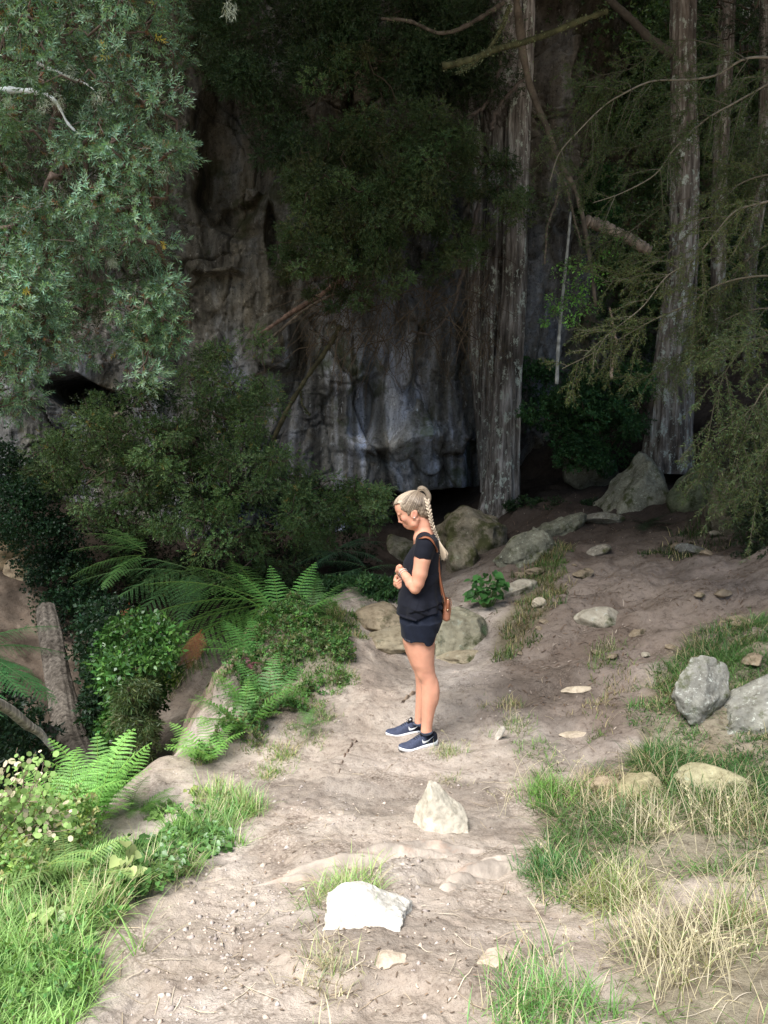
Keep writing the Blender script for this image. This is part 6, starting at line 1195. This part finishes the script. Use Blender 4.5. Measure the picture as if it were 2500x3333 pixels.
    # strands swept back over the head to the tie
    c_ = hp(632, 422); er = np.array([.1045, .0815, .0950]); td = (tie - c_) @ ax.T / er; td = unit(td); CV = V4[::2] - c_; CR = np.linalg.norm(CV, axis=1); CD = CV / CR[:, None]
    for k in range(1300):
        a0 = rr.uniform(0, 1); st_u = np.interp(a0, [0, .25, .5, .7, 1], [392, 462, 600, 740, 850]); st_v = np.interp(a0, [0, .25, .5, .7, 1], [398, 462, 502, 566, 622]) + rr.normal(0, 9); sgn = -1 if rr.random() < .75 else 1
        loc = (hp(st_u, st_v) - c_) @ ax.T / er; q2 = loc[0] ** 2 + loc[2] ** 2; loc[1] = sgn * (math.sqrt(1 - q2) if q2 < 1 else 0); loc = unit(loc)
        if a0 < .2: loc = unit(loc * [1, 0, 1] + np.array([0, sgn * rr.uniform(0, .75), .25 * rr.random()]))
        w_ = math.acos(float(np.clip(loc @ td, -1, 1))); tt = np.linspace(0, 1, 12)[:, None]; D_ = (np.sin((1 - tt) * w_) * loc + np.sin(tt * w_) * td) / max(math.sin(w_), 1e-3)
        raw = (D_ * er) @ ax; dn = unit(raw); kk = np.argmax(dn @ CD.T, 1); raw = dn * (CR[kk] + rr.uniform(-.0003, .0014))[:, None]; raw[1:-1] = (raw[1:-1] * 2 + raw[2:] + raw[:-2]) / 4
        lt = .80 if a0 < .22 else (.14 if rr.random() < .62 else .62); tube(g, c_ + raw, .0007 * np.sin(np.pi * np.linspace(.12, .95, 12)) + .0004, 4, haircol(np.clip(rr.normal(lt, .16), 0, 1.1)), False)
    for k in range(26):   # fine loose hairs at the forehead
        p0 = hp(388 + rr.normal(0, 10), 400 + rr.normal(0, 26), rr.normal(0, .02)); p1 = p0 + np.array([-.014, 0, -.006]) * rr.uniform(.3, 1.3) + rr.normal(0, .004, 3); tube(g, [p0, (p0 + p1) / 2 + [-.002, 0, .003], p1], [.0004, .0003, .0002], 3, haircol(.6), False)
    # knot above the tie
    for k in range(260):
        o = rr.normal(0, 1, 3) * np.array([.006, .012, .0055]); ctrl = [hp(700, 245) + o * .3, hp(735, 185) + o * .9, hp(790, 185) + o, hp(848, 250) + o, hp(858, 340) + o * .8, hp(838, 400) + o * .5]; tube(g, smooth_path(ctrl, 16), [.0013] * 16, 4, haircol(rr.uniform(.1, 1)), False)
    gchild(g, 'strands', mat_attr('blonde_strands', .4, .5), hair)
    g = Geo(); path = smooth_path([c7(835, 330, 5.02), c7(858, 430, 5.01), c7(884, 550, 5.0), c7(905, 650, 5.0), c7(935, 750, 5.0), c7(975, 840, 5.005), c7(1008, 915, 5.01)], 200); nl = 27
    tgp = unit(np.gradient(path, axis=0)); sdp = unit(np.cross(tgp, [0, 1., 0]))
    for k in range(nl):
        fr = (k + .5) / nl; i = int(fr * 199); w = np.interp(fr, [0, .3, .7, 1], [.0115, .0095, .0075, .0048]); sg = 1 if k % 2 else -1; c_ = path[i]; d = unit(tgp[i] * .85 + sdp[i] * sg * -.62); Lb = w * 1.75
        ph = np.linspace(0, math.pi, 9); pts_ = [c_ + sdp[i] * sg * w * .52 + d * Lb * (-math.cos(a)) - np.array([0, 1, 0]) * (.004 * math.sin(a)) for a in ph]; base_c = haircol(rr.uniform(.55, 1.05))
        for s_ in range(7):
            off = rr.normal(0, .28, 3) * w * .55; tube(g, np.array(pts_) + off * np.sin(ph)[:, None] * 1.0, .0005 + .42 * w * np.sin(ph) ** .6, 6, base_c * rr.uniform(.55, 1.2), False)
    for k in range(170):
        e = rr.normal(0, 1, 2); a = c7(1008, 912, 5.01); b = c7(1040 + e[0] * 12, 1010, 5.01 + e[1] * .008); d = c7(1072 + e[0] * 26, 1100, 5.01 + e[1] * .016); z = c7(1088 + e[0] * 22 - abs(rr.normal(0, 10)), 1185 + rr.normal(0, 22) - 10 * abs(e[0]), 5.01 + e[1] * .02); tube(g, smooth_path([a, b, d, z], 12), np.linspace(.0016, .0005, 12), 4, haircol(rr.uniform(1.0, 1.4)), False)
    gchild(g, 'braid', mat_attr('braid_hair', .45, .4), hair)
    for (c_, ra, nn) in ((hp(712, 240), .0135, unit(np.array([.5, .1, .8]))), (c7(1006, 908, 5.01), .006, unit(np.array([.35, 0, -.93])))):
        g = Geo(); a = unit(np.cross(nn, [0, 1, .1])); b = np.cross(nn, a); th = np.linspace(0, 2 * math.pi, 20); tube(g, c_ + ra * (np.cos(th)[:, None] * a + np.sin(th)[:, None] * b), .0022, 6, (1, 1, 1), False); gchild(g, 'hair_tie', M['pearl'], hair)
    # earring, bracelets
    g = Geo(); c_ = hp(658, 597, -.0835); th = np.linspace(0, math.pi, 8); tube(g, c_ + np.stack([0 * th, 0 * th, .0045 * np.cos(th)], -1), .0045 * np.sin(th) + .0004, 10); gchild(g, 'earring', M['pearl'])
    dirn = unit(c7(487, 1372, 4.955) - c7(545, 1450, 4.92)); a = unit(np.cross(dirn, [0, 1, 0])); b = np.cross(dirn, a)
    for off, rad in ((.004, .0285), (-.010, .0275)):
        g = Geo(); c_ = c7(497, 1386, 4.950) + dirn * off; th = np.linspace(0, 2 * math.pi, 30); tube(g, c_ + rad * (np.cos(th)[:, None] * a + np.sin(th)[:, None] * b), .0017, 6, (1, 1, 1), False); gchild(g, 'bracelet', M['pearl'])

    # ---- shoes
    def shoe(heel, yaw, ztilt, far):
        L = .272; ca, sa = math.cos(yaw), math.sin(yaw); fwd = np.array([-ca, -sa, ztilt]); lat = np.array([sa, -ca, 0])      # lat points to the camera side
        def W(l, w, z): return heel + np.asarray(l)[..., None] * L * fwd + np.asarray(w)[..., None] * lat + np.asarray(z)[..., None] * np.array([0, 0, 1.])
        ls = np.concatenate([np.linspace(0, .06, 7)[:-1], np.linspace(.06, .9, 34), 1 - np.linspace(.1, 0, 9)[1:] ** 1.0])
        hw = lambda l: np.interp(l, [0, .02, .06, .15, .3, .45, .6, .72, .82, .9, .95, .985, 1], [.008, .017, .025, .032, .032, .034, .041, .045, .043, .035, .027, .015, .004])
        top = lambda l: np.interp(l, [0, .02, .06, .14, .22, .30, .38, .5, .62, .75, .87, .95, 1], [.046, .068, .086, .080, .072, .080, .088, .078, .062, .048, .040, .033, .022])
        sol = lambda l: np.interp(l, [0, .1, .4, .7, .9, 1], [.034, .033, .029, .024, .021, .020]); rk = lambda l: .016 * sstep(.72, 1.05, l) + .008 * sstep(.08, 0, l)
        m = 25; a = np.linspace(0, math.pi, m)
        def rings(hwf, z0, z1, pw):
            l2 = ls[:, None] + 0 * a[None]; sh_ = np.sin(a)[None] ** pw; w = hwf(ls)[:, None] * np.sign(np.cos(a))[None] * np.abs(np.cos(a))[None] ** .75; z = z0(ls)[:, None] + (z1(ls) - z0(ls))[:, None] * sh_; return W(l2, w, z)
        def loft_mesh(Vr, C):
            n = Vr.shape[0]; g = Geo(); i = np.arange(n - 1)[:, None] * m; j = np.arange(m)[None]; j2 = (j + 1) % m; Q = np.stack([i + j, i + m + j, i + m + j2, i + j2], -1).reshape(-1, 4); V = Vr.reshape(-1, 3); V = np.concatenate([V, Vr[0].mean(0)[None], Vr[-1].mean(0)[None]]); jj = np.arange(m)
            T = np.concatenate([np.stack([np.full(m, n * m), jj, (jj + 1) % m], -1), np.stack([np.full(m, n * m + 1), (n - 1) * m + (jj + 1) % m, (n - 1) * m + jj], -1)]); C = np.concatenate([C.reshape(-1, 3), C.reshape(-1, 3)[:1], C.reshape(-1, 3)[-1:]]); g.add(V, Q, T, C); return g
        Vr = rings(hw, lambda l: rk(l) + sol(l) * .55, lambda l: rk(l) + top(l), .75); dk = sstep(.40, .32, ls[:, None] + .05 * np.sin(a)[None]); navy = np.array([.060, .072, .115]); blk = np.array([.018, .020, .030])
        Cc = navy[None, None] * (1 - dk[..., None]) + blk * dk[..., None]; Cc = Cc * (1 + .35 * noise3(Vr * 260, 2)[..., None])
        so = gchild(loft_mesh(Vr, Cc), 'shoe', mat_attr('shoe_knit' , .8, .2, 500, .5, .001))
        hws = lambda l: hw(l) + .0045; Vs = rings(hws, rk, lambda l: rk(l) + sol(l), .28); gchild(loft_mesh(Vs, np.full(Vs.shape, .84)), 'sole', M['white'], so)
        Vd = rings(lambda l: hws(l) * .97, lambda l: rk(l) - .004, lambda l: rk(l) + .005, .3); gchild(loft_mesh(Vd, np.full(Vd.shape, .3)), 'outsole', mat_plain('worn_outsole', (.16, .14, .13), .9), so)
        # tick mark on the camera side
        tx = np.linspace(0, 1, 26); lo_l = np.interp(tx, [0, .12, .3, .6, 1], [.452, .435, .39, .29, .150]); lo_z = np.interp(tx, [0, .12, .3, .6, 1], [.047, .037, .0355, .043, .0640]); hi_l = np.interp(tx, [0, .12, .3, .6, 1], [.446, .425, .385, .29, .150]); hi_z = np.interp(tx, [0, .12, .3, .6, 1], [.063, .052, .0475, .0500, .0650])
        def side(l, z):
            z0 = rk(l) + sol(l) * .55; z1 = rk(l) + top(l); sa_ = np.clip((z - z0) / (z1 - z0), 0, 1) ** (1 / .75); w = hw(l) * np.sqrt(1 - sa_ ** 2) ** .75; return W(l, w + .0016, z + .0004)
        g = Geo(); V = np.stack([side(lo_l, lo_z), side((lo_l + hi_l) / 2, (lo_z + hi_z) / 2), side(hi_l, hi_z)], 1).reshape(-1, 3); i = np.arange(25)[:, None] * 3 + np.arange(2)[None]; g.add(V, np.stack([i, i + 3, i + 4, i + 1], -1).reshape(-1, 4)); gchild(g, 'side_mark', M['white'], so)
        # laces and tongue
        g = Geo()
        for l in np.linspace(.36, .60, 6):
            w = np.linspace(-.018, .018, 9); tube(g, W(np.full(9, l) + .015 * np.sign(w) * 0, w, rk(l) + top(l) - .0005 + .0035 - (w / .018) ** 2 * .006), .0023, 6)
        for k in range(5): th = np.linspace(0, math.pi, 12); sgn = (-1) ** k; tube(g, W(.35 + .10 * np.sin(th) * (.5 + .2 * k), sgn * (.004 + .020 * np.sin(th * .9)), rk(.4) + .092 + .012 * np.sin(th * 1.0) - .004 * k), .0018, 5)
        gchild(g, 'lace', M['lace'], so)
        g = Geo(); zz = np.linspace(.078, .112, 6); tube(g, W(np.interp(zz, [.07, .12], [.40, .33]), 0 * zz, zz), [.016, .016, .015, .013, .011, .005], 10, (.3, .3, .3)); gchild(g, 'tongue', M['lace'], so)
        g = Geo(); th = np.linspace(0, 2 * math.pi, 5); tube(g, W(np.array([.395, .375]), np.array([.012, .012]), np.array([.0965, .104])), .0065, 6); gchild(g, 'tongue_tab', M['white'], so)
        return W
    zn = float(c8(620, 1985, 4.93)[2])
    hN = c8(893, 1860, 5.045); hN = np.array([hN[0], 5.03, hN[2] - .012]); shoe(hN, math.radians(24), -.035, False)
    hF = c8(640, 1752, 5.25); hF = np.array([float(c8(735, 1700, 5.26)[0]), 5.245, hF[2] + .008]); shoe(hF, math.radians(14), -.03, True)
    # socks
    for (u, v, Y, uu, vv) in ((765, 1680, 4.965, 772, 1768), (655, 1565, 5.17, 650, 1650)):
        g = Geo(); p = smooth_path([c8(u, v + 50, Y), c8(u + 2, v + 66, Y), c8(uu, vv, Y)], 10); tube(g, p, [.0372, .0380, .0385, .0385, .038, .037, .036, .035, .034, .03], 24); gchild(g, 'sock', M['sock'])
    return hN, hF, V2

hN, hF, SHIRT = person()

# ---- shoulder bag, hanging on her left shoulder
def bag():
    T = thing('shoulder_bag', 'small tan leather bag hanging behind the woman\'s hip from a long strap', 'bag', tuple(c7(1115, 1900, 5.06)))
    b = Field((-.04, -.10, -.085), (.04, .10, .085), .0035)
    def fn(P_, D):
        q = np.abs(P_) - np.array([.0235, .078, .068]) + .022; q[..., 0] += .006 * sstep(-.02, .06, P_[..., 2]) + .0 ; d = np.linalg.norm(np.maximum(q, 0), axis=-1) + np.minimum(q.max(-1), 0) - .022
        return d + .0012 * fbm(P_ * 20, 3, 4)
    b.mapfn(fn); V, Q = b.mesh(); c0 = c7(1118, 1912, 5.06); ang = math.radians(5); R = np.array([[math.cos(ang), 0, -math.sin(ang)], [0, 1, 0], [math.sin(ang), 0, math.cos(ang)]]); tf = lambda X: np.asarray(X) @ R + c0
    org = np.array(T.location); body = link('bag_body', build_mesh('bag_body', tf(V) - org, Q, np.ones((len(V), 3))), M['leather2'], T)
    g = Geo(); th = np.linspace(0, 2 * math.pi, 40)
    for xx in (-.0215, .0215): q = np.stack([np.full(40, xx), -.066 * np.sign(np.cos(th)) * np.abs(np.cos(th)) ** .35, .062 * np.sign(np.sin(th)) * np.abs(np.sin(th)) ** .35], -1); tube(g, tf(q), .0022, 6, (1, 1, 1), False)
    g.obj('piping', M['leather'], T)
    g = Geo(); p = tf([(-.002, -.078, .075), (-.001, -.0815, .05), (0, -.082, .02), (0, -.081, .005)]); tube(g, p, [.010, .010, .009, .006], 8); g.obj('side_tab', M['leather'], T)
    g = Geo(); tube(g, tf([(0, -.080, .012), (0, -.091, .012)]), [.0045, .0040], 12); g.obj('rivet', M['gold'], T)
    g = Geo(); tube(g, tf([(-.010, -.083, .078), (.012, -.083, .070)]), .003, 8); g.obj('strap_bar', M['gold'], T)
    g = Geo(); tube(g, smooth_path(tf([(.022, -.05, .055), (.030, -.062, .04), (.036, -.066, .018), (.028, -.066, .022), (.020, -.06, .045)]), 16), .0018, 6, (.6, .45, .3)); g.obj('zip_pull', M['gold'], T)
    def strap(name, ctrl, w=.0078, th_=.0022, n=60, lay=None):
        P = smooth_path(ctrl, n)
        if lay is not None:
            for a_ in range(n):
                if P[a_, 1] > 4.975: continue
                k = np.hypot(SHIRT[:, 0] - P[a_, 0], SHIRT[:, 2] - P[a_, 2]) < .010; k &= SHIRT[:, 1] < 5.06
                if k.any(): P[a_, 1] = min(P[a_, 1] + .03, SHIRT[k, 1].min() - .004)
            for _ in range(25): P[1:-1, 1] = P[1:-1, 1] * .5 + .25 * (P[2:, 1] + P[:-2, 1])
            P[:, 1] -= .003 if n == 60 and ctrl[0][2] > 1.3 else .012
        t = unit(np.gradient(P, axis=0)); cen = np.array([.22, 5.06, 0]); outw = P - cen; outw[:, 2] = 0; outw = unit(outw + 1e-6); outw[P[:, 2] > 1.335] += [0, 0, 1.5]; outw = unit(outw - t * np.sum(outw * t, -1, keepdims=True)); s = np.cross(t, outw); g = Geo()
        V = np.stack([P + s * w + outw * th_, P - s * w + outw * th_, P - s * w - outw * th_, P + s * w - outw * th_], 1).reshape(-1, 3); i = np.arange(n - 1)[:, None] * 4; j = np.arange(4)[None]; g.add(V, np.stack([i + j, i + (j + 1) % 4, i + 4 + (j + 1) % 4, i + 4 + j], -1).reshape(-1, 4)); g.obj(name, M['leather'], T, smooth=False)
    strap('strap', [c7(655, 985, 5.13), c7(672, 935, 5.06), c7(702, 890, 4.99), c7(752, 862, 4.945), c7(812, 852, 4.935), c7(872, 872, 4.94), c7(925, 930, 4.95), c7(965, 1020, 4.965), c7(1000, 1125, 4.985)], lay=1)
    strap('strap', [c7(1003, 1140, 4.985), c7(1008, 1250, 4.985), c7(1028, 1450, 4.985), c7(1062, 1620, 4.98), c7(1092, 1740, 4.98), c7(1100, 1800, 4.98)], .010, lay=1)
    strap('strap', [c7(1000, 1180, 4.995), c7(1000, 1280, 5.0), c7(1012, 1440, 5.0), c7(1035, 1580, 5.0), c7(1052, 1700, 5.0), c7(1052, 1760, 5.01)], .006, lay=1)
    g = Geo(); q = [c7(992, 1128, 4.978), c7(1028, 1132, 4.978), c7(1024, 1165, 4.978), c7(990, 1160, 4.978), c7(992, 1128, 4.978)]; tube(g, np.array(q), .0024, 8); g.obj('buckle', M['gold'], T)
bag()
